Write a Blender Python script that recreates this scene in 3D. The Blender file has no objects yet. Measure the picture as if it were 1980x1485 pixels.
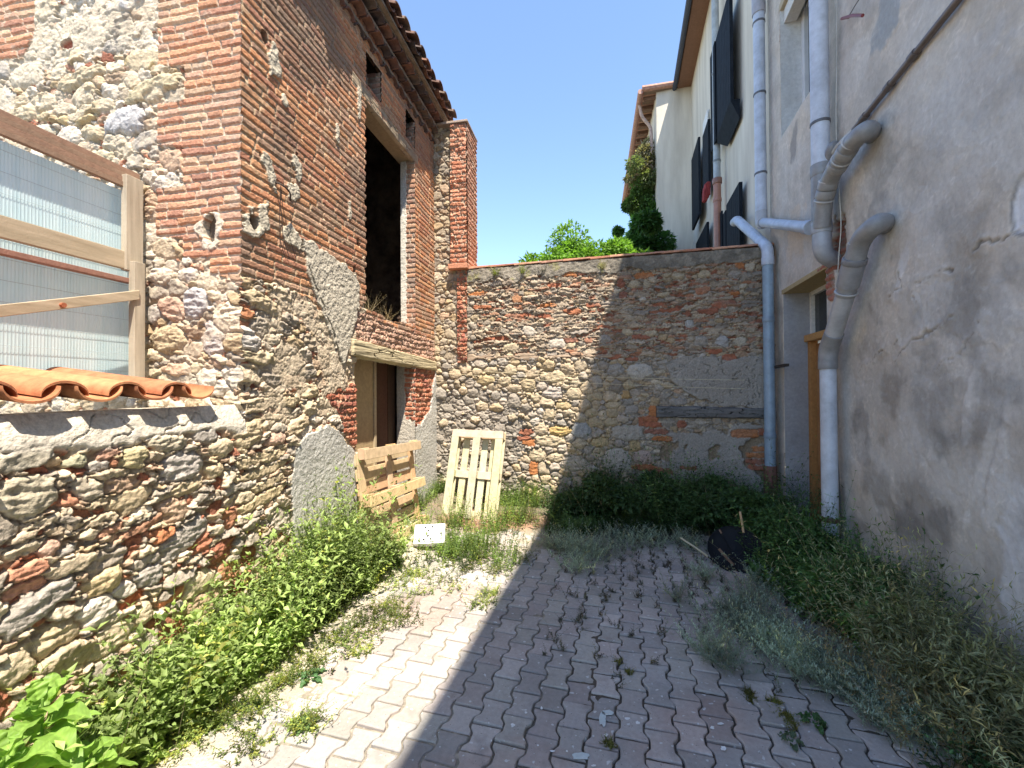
import bpy, bmesh, math, random
import numpy as np
from mathutils import Vector, Matrix

# ------------------------------------------------------------------ camera, sky, sun, exposure
R = math.radians
scene = bpy.context.scene
COL = scene.collection
CAMH, FPX, YAW, PITCH, ROLL = 1.65, 820.0, 11.0, 0.6, 0.35
fwd = Vector((-math.sin(R(YAW)) * math.cos(R(PITCH)), math.cos(R(YAW)) * math.cos(R(PITCH)), math.sin(R(PITCH))))
rgt = Vector((math.cos(R(YAW)), math.sin(R(YAW)), 0.0))
upv = rgt.cross(fwd)
rgt2 = rgt * math.cos(R(ROLL)) - upv * math.sin(R(ROLL))
upv2 = upv * math.cos(R(ROLL)) + rgt * math.sin(R(ROLL))
cam_d = bpy.data.cameras.new('camera')
cam = bpy.data.objects.new('camera', cam_d); COL.objects.link(cam)
cam.matrix_world = Matrix(((rgt2.x, upv2.x, -fwd.x, 0), (rgt2.y, upv2.y, -fwd.y, 0), (rgt2.z, upv2.z, -fwd.z, CAMH), (0, 0, 0, 1)))
cam_d.sensor_width = 36.0; cam_d.lens = FPX / 1980.0 * 36.0
cam_d.clip_start = 0.05; cam_d.clip_end = 2000
scene.camera = cam

SUN = Vector((0.257, -0.40, 1.0)).normalized()          # towards the sun
elev = math.asin(SUN.z); azim = math.atan2(SUN.x, SUN.y)
world = bpy.data.worlds.new('World'); scene.world = world; world.use_nodes = True
wn = world.node_tree.nodes; wn.clear()
sky = wn.new('ShaderNodeTexSky'); sky.sky_type = 'NISHITA'; sky.sun_disc = False
sky.sun_elevation = elev; sky.sun_rotation = azim
sky.air_density = 1.0; sky.dust_density = 0.15; sky.ozone_density = 2.2
bg = wn.new('ShaderNodeBackground'); bg.inputs[1].default_value = 0.15
wo = wn.new('ShaderNodeOutputWorld')
world.node_tree.links.new(sky.outputs[0], bg.inputs[0]); world.node_tree.links.new(bg.outputs[0], wo.inputs[0])
sl = bpy.data.lights.new('sun', 'SUN'); sl.energy = 4.8; sl.angle = R(0.53); sl.color = (1.0, 0.915, 0.775)
so = bpy.data.objects.new('sun', sl); COL.objects.link(so)
so.rotation_euler = SUN.to_track_quat('Z', 'Y').to_euler(); so.location = (3, -6, 20)
scene.view_settings.view_transform = 'Standard'; scene.view_settings.look = 'None'
scene.view_settings.exposure = 1.3; scene.view_settings.gamma = 1.0
scene.cycles.max_bounces = 8; scene.cycles.diffuse_bounces = 5; scene.cycles.transparent_max_bounces = 12

# ------------------------------------------------------------------ geometry helpers
XA, YC, YB = -2.27, 2.39, 5.79        # left facade plane, its near corner, back wall plane
CAMP = Vector((0, 0, CAMH))
def ray(px, py):
    return fwd + rgt2 * ((px - 990) / FPX) + upv2 * ((742.5 - py) / FPX)
def onX(px, py, X):
    d = ray(px, py); return CAMP + d * (X / d.x)
def onY(px, py, Y):
    d = ray(px, py); return CAMP + d * (Y / d.y)
def onZ(px, py, Z=0.0):
    d = ray(px, py); return CAMP + d * ((Z - CAMH) / d.z)
def onP(px, py, p0, n):
    d = ray(px, py); return CAMP + d * ((p0 - CAMP).dot(n) / d.dot(n))

def tag(o, label=None, cat=None, group=None, kind=None):
    if label: o['label'] = label
    if cat: o['category'] = cat
    if group: o['group'] = group
    if kind: o['kind'] = kind
    return o
def empty(name, loc=(0, 0, 0)):
    o = bpy.data.objects.new(name, None); COL.objects.link(o); o.location = loc; o.empty_display_size = 0.1
    return o
def link(name, me, mat=None, parent=None):
    o = bpy.data.objects.new(name, me); COL.objects.link(o)
    if mat is not None and len(me.materials) == 0: me.materials.append(mat)
    if parent is not None:
        o.parent = parent
        o.matrix_parent_inverse = Matrix.Translation(-parent.location)
    return o
def np_mesh(name, verts, faces, mat, cols=None, smooth=True, parent=None):
    """verts (n,3); faces (m,4) or (m,3); cols (n,3)"""
    me = bpy.data.meshes.new(name)
    verts = np.asarray(verts, dtype=np.float32); faces = np.asarray(faces, dtype=np.int32)
    k = faces.shape[1]
    me.vertices.add(len(verts)); me.vertices.foreach_set('co', verts.ravel())
    me.loops.add(faces.size); me.loops.foreach_set('vertex_index', faces.ravel())
    me.polygons.add(len(faces))
    me.polygons.foreach_set('loop_start', np.arange(0, faces.size, k, dtype=np.int32))
    me.polygons.foreach_set('loop_total', np.full(len(faces), k, dtype=np.int32))
    me.polygons.foreach_set('use_smooth', np.full(len(faces), smooth))
    if cols is not None:
        a = me.color_attributes.new('Col', 'FLOAT_COLOR', 'POINT')
        c4 = np.ones((len(verts), 4), dtype=np.float32); c4[:, :3] = np.clip(cols, 0, 1)
        a.data.foreach_set('color', c4.ravel())
    me.update(calc_edges=True)
    return link(name, me, mat, parent)

class MB:
    """collects simple shapes and links them as one mesh object"""
    def __init__(s): s.v = []; s.f = []; s.c = []
    def add(s, vs, fs, c=None):
        n = len(s.v); s.v += [tuple(v) for v in vs]; s.f += [tuple(i + n for i in f) for f in fs]
        s.c += [c or (1, 1, 1)] * len(vs)
    def box(s, p, ex, ey, ez, c=None):
        p, ex, ey, ez = Vector(p), Vector(ex), Vector(ey), Vector(ez)
        vs = [p, p + ex, p + ex + ey, p + ey, p + ez, p + ex + ez, p + ex + ey + ez, p + ey + ez]
        fs = [(0, 3, 2, 1), (4, 5, 6, 7), (0, 1, 5, 4), (1, 2, 6, 5), (2, 3, 7, 6), (3, 0, 4, 7)]
        if ex.cross(ey).dot(ez) < 0: fs = [f[::-1] for f in fs]
        s.add(vs, fs, c)
    def quad(s, a, b, c_, d, c=None): s.add([a, b, c_, d], [(0, 1, 2, 3)], c)
    def tube(s, pts, rad, seg=14, c=None, caps=True):
        pts = [Vector(p) for p in pts]; n = len(pts)
        rads = rad if isinstance(rad, (list, tuple)) else [rad] * n
        vs, fs = [], []; prev = None
        for i, p in enumerate(pts):
            t = (pts[min(i + 1, n - 1)] - pts[max(i - 1, 0)]).normalized()
            if prev is None:
                a = t.cross(Vector((0, 0, 1)) if abs(t.z) < 0.9 else Vector((1, 0, 0))).normalized()
            else:
                a = (prev - t * prev.dot(t)).normalized()
            prev = a; b = t.cross(a)
            for k in range(seg):
                w = 2 * math.pi * k / seg
                vs.append(p + (a * math.cos(w) + b * math.sin(w)) * rads[i])
        for i in range(n - 1):
            for k in range(seg):
                k2 = (k + 1) % seg
                fs.append((i * seg + k, i * seg + k2, (i + 1) * seg + k2, (i + 1) * seg + k))
        if caps:
            fs.append(tuple(range(seg))[::-1]); fs.append(tuple((n - 1) * seg + k for k in range(seg)))
        s.add(vs, fs, c)
    def build(s, name, mat, parent=None, bevel=0.0, smooth=False, seg=2):
        me = bpy.data.meshes.new(name); me.from_pydata(s.v, [], s.f)
        a = me.color_attributes.new('Col', 'FLOAT_COLOR', 'POINT')
        a.data.foreach_set('color', np.array([(*c, 1) for c in s.c], dtype=np.float32).ravel())
        if bevel > 0:
            bm = bmesh.new(); bm.from_mesh(me)
            es = [e for e in bm.edges if len(e.link_faces) == 2 and e.calc_face_angle(0) > 0.6]
            bmesh.ops.bevel(bm, geom=es, offset=bevel, segments=seg, profile=0.5, affect='EDGES', clamp_overlap=True)
            bm.to_mesh(me); bm.free()
        if smooth:
            me.polygons.foreach_set('use_smooth', np.full(len(me.polygons), True))
            try: me.set_sharp_from_angle(angle=R(40))
            except Exception: pass
        me.update()
        return link(name, me, mat, parent)

def smooth_path(pts, sub=8, r=None):
    """round the corners of a polyline with quadratic fillets of radius r"""
    pts = [Vector(p) for p in pts]
    if len(pts) < 3: return pts
    out = [pts[0]]
    for i in range(1, len(pts) - 1):
        a, b, c = pts[i - 1], pts[i], pts[i + 1]
        rr = min(r, (a - b).length * 0.48, (c - b).length * 0.48)
        p0 = b + (a - b).normalized() * rr; p2 = b + (c - b).normalized() * rr
        for k in range(sub + 1):
            t = k / sub
            out.append(p0 * (1 - t) ** 2 + b * 2 * t * (1 - t) + p2 * t * t)
    out.append(pts[-1]); return out

# ------------------------------------------------------------------ noise
_rs = np.random.RandomState(7)
_perm = _rs.permutation(256); _perm = np.concatenate([_perm, _perm]).astype(np.int32)
_ang = _rs.rand(256) * 2 * np.pi; _gx = np.cos(_ang).astype(np.float32); _gy = np.sin(_ang).astype(np.float32)
def pn(x, y, seed=0):
    x = (np.asarray(x, np.float32) + seed * 17.31); y = (np.asarray(y, np.float32) + seed * 9.77)
    xf = np.floor(x); yf = np.floor(y); xi = xf.astype(np.int32) & 255; yi = yf.astype(np.int32) & 255
    dx = x - xf; dy = y - yf
    u = dx * dx * dx * (dx * (dx * 6 - 15) + 10); v = dy * dy * dy * (dy * (dy * 6 - 15) + 10)
    x1 = (xi + 1) & 255; y1 = (yi + 1) & 255
    def g(a, b, ex, ey):
        h = _perm[_perm[a] + b]; return _gx[h] * ex + _gy[h] * ey
    n00 = g(xi, yi, dx, dy); n10 = g(x1, yi, dx - 1, dy); n01 = g(xi, y1, dx, dy - 1); n11 = g(x1, y1, dx - 1, dy - 1)
    a = n00 + u * (n10 - n00); b = n01 + u * (n11 - n01)
    return (a + v * (b - a)) * 1.5
def fbm(x, y, f, o=4, seed=0, gain=0.5):
    s = 0; a = 1.0
    for i in range(o):
        s = s + a * pn(x * f, y * f, seed + i * 3); a *= gain; f *= 2.03
    return s
def ridge(x, y, f, o=3, seed=0):
    s = 0; a = 1.0
    for i in range(o):
        s = s + a * (1 - np.abs(pn(x * f, y * f, seed + i * 5)) * 2); a *= 0.5; f *= 2.1
    return s / 1.75
def hsh(*k):
    """hash integer arrays to 0..1"""
    h = np.zeros_like(np.asarray(k[0], np.int64)) + 1013
    for i, a in enumerate(k):
        h = (h ^ (np.asarray(a, np.int64) * (73856093 + 19349663 * i))) * 83492791 & 0x7fffffff
        h = (h ^ (h >> 13)) * 1274126177 & 0x7fffffff
    return ((h ^ (h >> 16)) & 0xffff) / 65535.0
def ss(a, b, x):
    t = np.clip((x - a) / (b - a), 0, 1); return t * t * (3 - 2 * t)
def inpoly(U, V, poly):
    m = np.zeros(U.shape, bool); n = len(poly)
    for i in range(n):
        x1, y1 = poly[i]; x2, y2 = poly[(i + 1) % n]
        if y1 == y2: continue
        c = ((V > y1) != (V > y2)) & (U < (x2 - x1) * (V - y1) / (y2 - y1) + x1)
        m ^= c
    return m

# ------------------------------------------------------------------ materials
def nt(name):
    m = bpy.data.materials.new(name); m.use_nodes = True
    n = m.node_tree.nodes; l = m.node_tree.links
    return m, n, l, n['Principled BSDF']
def node(n, t, **kw):
    x = n.new(t)
    for k, v in kw.items():
        if k in x.inputs: x.inputs[k].default_value = v
        else: setattr(x, k, v)
    return x
def add_bump(n, l, bs, fields, strength=0.5):
    """fields: list of (scale, distance, detail)"""
    tc = n.new('ShaderNodeTexCoord'); prev = None
    for sc, dist, det in fields:
        nz = node(n, 'ShaderNodeTexNoise', Scale=sc, Detail=det, Roughness=0.6)
        l.new(tc.outputs['Object'], nz.inputs['Vector'])
        b = node(n, 'ShaderNodeBump', Strength=strength, Distance=dist)
        l.new(nz.outputs['Fac'], b.inputs['Height'])
        if prev: l.new(prev.outputs['Normal'], b.inputs['Normal'])
        prev = b
    l.new(prev.outputs['Normal'], bs.inputs['Normal'])
    return tc
def mat_attr(name, rough=0.9, var=0.25, vscale=60, bump=((140, 0.004, 4), (30, 0.008, 3)), spec=0.25, tint=(1, 1, 1)):
    """base colour from the mesh's own colour attribute, broken up with fine noise"""
    m, n, l, b = nt(name)
    at = node(n, 'ShaderNodeAttribute', attribute_name='Col')
    b.inputs['Roughness'].default_value = rough; b.inputs['Specular IOR Level'].default_value = spec
    tc = add_bump(n, l, b, bump, 0.6)
    nz = node(n, 'ShaderNodeTexNoise', Scale=vscale, Detail=5.0, Roughness=0.65)
    l.new(tc.outputs['Object'], nz.inputs['Vector'])
    mr = node(n, 'ShaderNodeMapRange'); mr.inputs[1].default_value = 0.25; mr.inputs[2].default_value = 0.75
    mr.inputs[3].default_value = 1 - var; mr.inputs[4].default_value = 1 + var
    l.new(nz.outputs['Fac'], mr.inputs[0])
    mx = n.new('ShaderNodeVectorMath'); mx.operation = 'MULTIPLY'
    l.new(at.outputs['Color'], mx.inputs[0]); l.new(mr.outputs[0], mx.inputs[1])
    if tint != (1, 1, 1):
        mt = n.new('ShaderNodeVectorMath'); mt.operation = 'MULTIPLY'; mt.inputs[1].default_value = tint
        l.new(mx.outputs[0], mt.inputs[0]); mx = mt
    l.new(mx.outputs[0], b.inputs['Base Color'])
    return m
def mat_noise(name, c1, c2, scale=8, rough=0.85, bump=((80, 0.003, 4),), stretch=(1, 1, 1), spec=0.3, det=6, lo=0.35, hi=0.65):
    m, n, l, b = nt(name)
    b.inputs['Roughness'].default_value = rough; b.inputs['Specular IOR Level'].default_value = spec
    tc = add_bump(n, l, b, bump, 0.6) if bump else n.new('ShaderNodeTexCoord')
    mp = n.new('ShaderNodeMapping'); mp.inputs['Scale'].default_value = stretch
    l.new(tc.outputs['Object'], mp.inputs['Vector'])
    nz = node(n, 'ShaderNodeTexNoise', Scale=scale, Detail=det, Roughness=0.6)
    l.new(mp.outputs[0], nz.inputs['Vector'])
    cr = n.new('ShaderNodeValToRGB'); e = cr.color_ramp.elements
    e[0].position = lo; e[0].color = (*c1, 1); e[1].position = hi; e[1].color = (*c2, 1)
    l.new(nz.outputs['Fac'], cr.inputs['Fac']); l.new(cr.outputs['Color'], b.inputs['Base Color'])
    return m
def mat_leaf(name, trans=0.35, rough=0.5):
    m, n, l, b = nt(name)
    at = node(n, 'ShaderNodeAttribute', attribute_name='Col')
    b.inputs['Roughness'].default_value = rough; b.inputs['Specular IOR Level'].default_value = 0.35
    l.new(at.outputs['Color'], b.inputs['Base Color'])
    tr = n.new('ShaderNodeBsdfTranslucent')
    g = n.new('ShaderNodeVectorMath'); g.operation = 'MULTIPLY'; g.inputs[1].default_value = (1.35, 1.5, 0.7)
    l.new(at.outputs['Color'], g.inputs[0]); l.new(g.outputs[0], tr.inputs['Color'])
    mx = n.new('ShaderNodeMixShader'); mx.inputs[0].default_value = trans
    l.new(b.outputs[0], mx.inputs[1]); l.new(tr.outputs[0], mx.inputs[2])
    l.new(mx.outputs[0], n['Material Output'].inputs['Surface'])
    return m

M = {}
M['masonry'] = mat_attr('masonry', 0.92, 0.30, 60, bump=((150, 0.006, 5), (45, 0.012, 4)))
M['brickwork'] = mat_attr('brickwork', 0.9, 0.22, 70)
M['render'] = mat_attr('wall_render', 0.9, 0.13, 34, bump=((200, 0.003, 4), (60, 0.0025, 5), (9, 0.012, 5)))
M['paver'] = mat_attr('paving_block', 0.9, 0.16, 45, bump=((260, 0.002, 4), (40, 0.003, 3)))
M['soil'] = mat_attr('soil', 0.95, 0.35, 70, bump=((90, 0.01, 5), (25, 0.01, 3)))
M['tile'] = mat_attr('clay_tile', 0.8, 0.38, 18, bump=((90, 0.003, 4),))
M['wood'] = mat_attr('weathered_wood', 0.8, 0.2, 30, bump=((90, 0.003, 4),))
M['leaf'] = mat_leaf('leaf', 0.4)
M['dry'] = mat_leaf('dry_stalk', 0.15, 0.8)
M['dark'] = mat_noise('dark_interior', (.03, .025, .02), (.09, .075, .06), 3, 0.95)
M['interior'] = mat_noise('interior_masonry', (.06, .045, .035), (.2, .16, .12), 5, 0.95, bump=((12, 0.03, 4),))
# ------------------------------------------------------------------ relief walls: brick, rubble and render as real surface
class Plane:
    def __init__(s, o, u, n):
        s.o, s.u, s.n = Vector(o), Vector(u).normalized(), Vector(n).normalized()
    def uv(s, px, py):
        p = onP(px, py, s.o, s.n); return ((p - s.o).dot(s.u), p.z)
    def at(s, u, z, h=0.0):
        p = s.o + s.u * u + s.n * h; return Vector((p.x, p.y, z))
    def poly(s, pts): return [s.uv(*p) for p in pts]

def warm(C, sat, k, tint=(1.05, .99, .93)):
    g = C.mean(-1, keepdims=True); return np.clip((g + (C - g) * sat) * k * np.array(tint), .01, .9)
class Relief:
    def __init__(s, pl, u0, u1, v0, v1, du, dv=None):
        dv = dv or du
        s.pl = pl; s.us = np.arange(u0, u1 + du * .5, du, dtype=np.float32); s.vs = np.arange(v0, v1 + dv * .5, dv, dtype=np.float32)
        s.us[-1] = u1; s.vs[-1] = v1
        s.U, s.V = np.meshgrid(s.us, s.vs); s.du, s.dv = du, dv
        s.H = np.zeros(s.U.shape, np.float32); s.C = np.zeros(s.U.shape + (3,), np.float32)
        s.hole = np.zeros(s.U.shape, bool)
        s.side = {}
    def put(s, m, H, C):
        if H is not None: s.H = np.where(m, H, s.H)
        if C is not None: s.C = np.where(m[..., None], C, s.C)
    def mesh(s, name, mat, parent=None):
        nv, nu = s.U.shape
        o = np.array(s.pl.o); u = np.array(s.pl.u); n = np.array(s.pl.n)
        P = o + s.U[..., None] * u + s.H[..., None] * n
        P[..., 2] = s.V + (s.H * n[2])
        for e, (vec, amt) in s.side.items():      # shift a vertical edge sideways so that corners close
            col = 0 if e == 'lo' else nu - 1
            for k in range(6):
                c = col + k if e == 'lo' else col - k
                P[:, c, :] += np.array(vec) * (amt * (1 - k / 6.0))[:, None]
        idx = np.arange(nv * nu).reshape(nv, nu)
        q = np.stack([idx[:-1, :-1], idx[:-1, 1:], idx[1:, 1:], idx[1:, :-1]], -1).reshape(-1, 4)
        hc = (s.hole[:-1, :-1] | s.hole[1:, 1:] | s.hole[:-1, 1:] | s.hole[1:, :-1]).ravel()
        q = q[~hc]
        if s.pl.u.cross(Vector((0, 0, 1))).dot(s.pl.n) < 0: q = q[:, ::-1]
        used = np.unique(q); remap = np.zeros(nv * nu, np.int32); remap[used] = np.arange(len(used))
        return np_mesh(name, P.reshape(-1, 3)[used], remap[q], mat, s.C.reshape(-1, 3)[used], True, parent)

def bricks(Rf, seed=1, ch=0.064, bl=0.36, mort=0.013, depth=0.012, pal=None, mcol=(.50, .42, .33), wob=0.006, v0=0.0, rough=1.0, rag=1.0, shift=0.0, face=0):
    U, V = Rf.U, Rf.V
    vv = V - v0 + wob * fbm(U, V, 1.3, 2, seed) + 0.0022 * rag * fbm(U, V, 28, 2, seed + 2)
    row = np.floor(vv / ch).astype(int); fr = vv / ch - row
    L = bl * (0.72 + 0.5 * hsh(row, row * 0 + seed))
    uu = (U - shift + 0.0022 * rag * fbm(U, V, 35, 2, seed + 5)) + hsh(row, row * 0 + seed + 9) * bl * 3
    idx = np.floor(uu / L).astype(int); fu = uu / L - idx
    # every third brick is cut in two
    cut = hsh(row, idx, row * 0 + seed + 3) > 0.62
    cp = 0.35 + 0.3 * hsh(row, idx, row * 0 + seed + 4)
    sub = cut & (fu > cp)
    lo = np.where(sub, cp, 0); hi = np.where(cut & ~sub, cp, 1.0)
    dx = np.minimum(fu - lo, hi - fu) * L
    bid = idx * 2 + sub
    mm = mort * (0.7 + 0.7 * hsh(row, row * 0 + seed + 21))
    dy = np.minimum(fr, 1 - fr) * ch
    k1 = hsh(row, bid, row * 0 + seed); k2 = hsh(row, bid, row * 0 + seed + 31); k3 = hsh(row, bid, row * 0 + seed + 51)
    chip = 0.006 * np.maximum(0, fbm(U, V, 16, 3, seed + 8)) * rough
    e = np.minimum(dx - 0.005, dy - mm * 0.5) - chip
    t = np.clip(e / 0.006, 0, 1); t = t * (2 - t)
    loc = (fr - 0.5) * (k2 - 0.5) * 0.006
    H = depth * (0.72 + 0.5 * k2) * t + loc * t + 0.0016 * rough * fbm(U, V, 60, 3, seed + 11) + 0.004 * fbm(U, V, 4, 2, seed + 12)
    H = H + np.where(e < 0, 0.004 * rough * fbm(U, V, 30, 2, seed + 14), 0)
    pal = np.array(pal if pal is not None else [(.47, .22, .14), (.42, .18, .11), (.52, .29, .18), (.36, .14, .10), (.50, .25, .13), (.44, .28, .19)])
    ci = (k1 * len(pal)).astype(int) % len(pal)
    C = pal[ci] * (0.84 + 0.32 * k3)[..., None]
    C = C * (1 + 0.14 * fbm(U, V, 22, 3, seed + 13))[..., None]
    mc = np.array(mcol) * (0.9 + 0.2 * fbm(U, V, 12, 3, seed + 15))[..., None]
    # lime smears over some bricks
    sm = ss(0.42, 0.7, fbm(U, V, 7, 4, seed + 16))
    C = C * (1 - 0.45 * sm[..., None]) + mc * 0.45 * sm[..., None]
    C = np.where((e < 0.0)[..., None], mc, C)
    return H.astype(np.float32), C.astype(np.float32), e

PAL = {
 'field': [(.50, .43, .32), (.44, .385, .31), (.56, .49, .38), (.38, .345, .30), (.48, .39, .27), (.41, .375, .33), (.60, .54, .44), (.43, .34, .26), (.50, .38, .29), (.35, .32, .28)],
 'cobble': [(.54, .46, .35), (.48, .42, .33), (.43, .40, .36), (.58, .50, .39), (.39, .37, .34), (.54, .45, .32), (.47, .43, .38), (.36, .33, .29)],
 'slate': [(.44, .38, .31), (.38, .33, .28), (.50, .43, .35), (.34, .31, .28), (.46, .30, .22), (.54, .47, .38)],
 'red': [(.40, .19, .13), (.35, .16, .11), (.45, .24, .16), (.30, .14, .10)],
 'white': [(.64, .60, .53), (.58, .545, .49), (.67, .63, .56)],
 'grey': [(.40, .375, .34), (.34, .32, .29), (.46, .43, .39)],
}
def pack(Rf, inside, style, given=(), seed=0, sizes=None, cell=0.014, fillmax=0.14):
    """fill the area inside(u,v) with stones; returns a list of stones (u,v,a,b,rot,p,H,edge,colour,tilt)"""
    rs = np.random.RandomState(seed)
    u0, u1, v0, v1 = Rf.us[0], Rf.us[-1], Rf.vs[0], Rf.vs[-1]
    nu = int((u1 - u0) / cell) + 1; nv = int((v1 - v0) / cell) + 1
    gu = u0 + (np.arange(nu) + .5) * cell; gv = v0 + (np.arange(nv) + .5) * cell
    GU, GV = np.meshgrid(gu, gv); occ = ~inside(GU, GV)
    out = []
    def stamp(u, v, a, b, rot, k, test):
        e = max(a, b) * 1.05
        i0 = max(0, int((u - e - u0) / cell)); i1 = min(nu, int((u + e - u0) / cell) + 2)
        j0 = max(0, int((v - e - v0) / cell)); j1 = min(nv, int((v + e - v0) / cell) + 2)
        if i1 <= i0 or j1 <= j0: return None
        X = GU[j0:j1, i0:i1] - u; Y = GV[j0:j1, i0:i1] - v; c, s_ = math.cos(rot), math.sin(rot)
        m = ((X * c + Y * s_) / (a * k)) ** 2 + ((-X * s_ + Y * c) / (b * k)) ** 2 < 1
        if test:
            n = m.sum(); return (occ[j0:j1, i0:i1] & m).sum() / n if n else 1.0
        occ[j0:j1, i0:i1] |= m
    for g in given:
        out.append(g); stamp(g[0], g[1], g[2], g[3], g[4], 1.0, False)
    sizes = sizes or [(0.11, 60), (0.085, 200), (0.065, 500), (0.045, 1200), (0.03, 2200), (0.02, 3000)]
    area = nu * nv * cell * cell
    for sz, tries in sizes:
        for _ in range(int(tries * area / 8)):
            fr = None
            for __ in range(6):
                i = rs.randint(nu); j = rs.randint(nv)
                if not occ[j, i]: fr = 1; break
            if fr is None: continue
            u, v = gu[i] + (rs.rand() - .5) * cell, gv[j] + (rs.rand() - .5) * cell
            st = style(u, v, rs)           # (size factor, aspect, rot sigma, palette, H, edge, p)
            if st is None: continue
            f, asp, rsg, pal, Hh, edge, p = st
            a = sz * f * (0.8 + 0.45 * rs.rand()); b = a / (asp * (0.75 + 0.5 * rs.rand()))
            rot = rs.randn() * rsg
            r = stamp(u, v, a, b, rot, 0.92, True)
            if r is None or r > fillmax: continue
            stamp(u, v, a, b, rot, 1.0, False)
            pl = PAL[pal] if isinstance(pal, str) else pal
            c = np.array(pl[rs.randint(len(pl))]) * (0.85 + 0.3 * rs.rand())
            out.append((u, v, a * 1.1, b * 1.12, rot, p, Hh * (0.7 + 0.6 * rs.rand()), edge, tuple(c), (rs.randn() * .12, rs.randn() * .12)))
    return out
def stones(Rf, lst, seed=5, warp=0.012, grow=1.12, mcol=(.52, .44, .35), mrough=1.0, base=0.0):
    U, V = Rf.U, Rf.V
    UW = U + warp * fbm(U, V, 9, 2, seed) + warp * .5 * fbm(U, V, 30, 2, seed + 40); VW = V + warp * .8 * fbm(U, V, 9, 2, seed + 3) + warp * .5 * fbm(U, V, 30, 2, seed + 43)
    sh = U.shape; d1 = np.full(sh, 9.0, np.float32); d2 = np.full(sh, 9.0, np.float32); sid = np.full(sh, -1, np.int32)
    lx = np.zeros(sh, np.float32); ly = np.zeros(sh, np.float32)
    u0, v0 = Rf.us[0], Rf.vs[0]
    for k, (u, v, a, b, rot, p, Hh, edge, c, tilt) in enumerate(lst):
        e = max(a, b) * 1.5 + warp
        i0 = max(0, int((u - e - u0) / Rf.du)); i1 = min(sh[1], int((u + e - u0) / Rf.du) + 2)
        j0 = max(0, int((v - e - v0) / Rf.dv)); j1 = min(sh[0], int((v + e - v0) / Rf.dv) + 2)
        if i1 <= i0 or j1 <= j0: continue
        s_ = (slice(j0, j1), slice(i0, i1))
        X = UW[s_] - u; Y = VW[s_] - v; cc, sn = math.cos(rot), math.sin(rot)
        x = (X * cc + Y * sn) / (a * grow); y = (-X * sn + Y * cc) / (b * grow)
        d = (np.abs(x) ** p + np.abs(y) ** p) ** (1.0 / p)
        o1 = d1[s_]; o2 = d2[s_]
        nb = d < o1
        d2[s_] = np.where(nb, o1, np.minimum(o2, d)); d1[s_] = np.where(nb, d, o1)
        sid[s_] = np.where(nb, k, sid[s_]); lx[s_] = np.where(nb, x, lx[s_]); ly[s_] = np.where(nb, y, ly[s_])
    n = len(lst); A = lambda i: np.array([s[i] for s in lst] + [0], np.float32)
    size = A(3); Hh = A(6); edge = A(7); tx = np.array([s[9][0] for s in lst] + [0], np.float32); ty = np.array([s[9][1] for s in lst] + [0], np.float32)
    cols = np.array([s[8] for s in lst] + [(0, 0, 0)], np.float32)
    ins = np.minimum(1 - d1, (d2 - d1) * 0.85) + 0.05 * fbm(U, V, 40, 2, seed + 9)
    t = np.clip(ins / np.maximum(edge[sid], .02), 0, 1)
    prof = np.sqrt(np.maximum(0, 1 - (1 - t) ** 2))
    nz = fbm(U, V, 18, 4, seed + 20); nz2 = fbm(U, V, 55, 3, seed + 23); rg = ridge(U * .8, V * 2.6, 8, 3, seed + 27)
    per = hsh(np.maximum(sid, 0), np.maximum(sid, 0) * 0 + seed)
    H = Hh[sid] * (prof * (1 + tx[sid] * lx * 2 + ty[sid] * ly * 2)) + (0.0055 * nz + 0.0022 * nz2 + 0.012 * (per > .4) * (rg - .5)) * prof
    mh = -0.002 + (0.006 * fbm(U, V, 11, 3, seed + 30) + 0.003 * fbm(U, V, 45, 3, seed + 33)) * mrough
    m = (ins > 0.0) & (sid >= 0)
    H = np.where(m, np.maximum(H, mh - 0.004), mh) + base
    C = cols[sid] * (1 + 0.16 * nz + 0.10 * nz2)[..., None]
    vein = ss(0.86, 0.98, ridge(U, V, 13, 2, seed + 50)) * (per > .6)
    C = C * (1 - .25 * vein[..., None]) + np.array((.62, .60, .56)) * .25 * vein[..., None]
    mc = np.array(mcol) * (1 + 0.12 * fbm(U, V, 5, 4, seed + 60) + 0.08 * nz2)[..., None]
    # mortar smeared on stone edges
    sm = ss(0.12, 0.0, ins)[..., None] * 0.6
    C = np.where(m[..., None], C * (1 - sm) + mc * sm, mc)
    return H.astype(np.float32), C.astype(np.float32), ins, sid
def render_coat(Rf, seed, col=(.55, .52, .47), thick=0.012, var=0.08, rough=1.0):
    U, V = Rf.U, Rf.V
    H = thick + 0.004 * fbm(U, V, 2.5, 3, seed) + 0.0022 * rough * fbm(U, V, 22, 4, seed + 4) + 0.0012 * rough * fbm(U, V, 80, 2, seed + 6)
    C = np.array(col) * (1 + var * fbm(U, V, 3, 5, seed + 8) + var * .5 * fbm(U, V, 30, 3, seed + 9))[..., None]
    return H.astype(np.float32), C.astype(np.float32)
def cracks(Rf, pts, width=0.004, seed=3, wob=0.02):
    """distance to a crack polyline, warped"""
    U = Rf.U + wob * fbm(Rf.U, Rf.V, 7, 3, seed); V = Rf.V + wob * fbm(Rf.U, Rf.V, 7, 3, seed + 7)
    d = np.full(U.shape, 9.0, np.float32)
    for (x1, y1), (x2, y2) in zip(pts[:-1], pts[1:]):
        L2 = (x2 - x1) ** 2 + (y2 - y1) ** 2 + 1e-9
        t = np.clip(((U - x1) * (x2 - x1) + (V - y1) * (y2 - y1)) / L2, 0, 1)
        d = np.minimum(d, np.hypot(U - x1 - t * (x2 - x1), V - y1 - t * (y2 - y1)))
    return d
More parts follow.
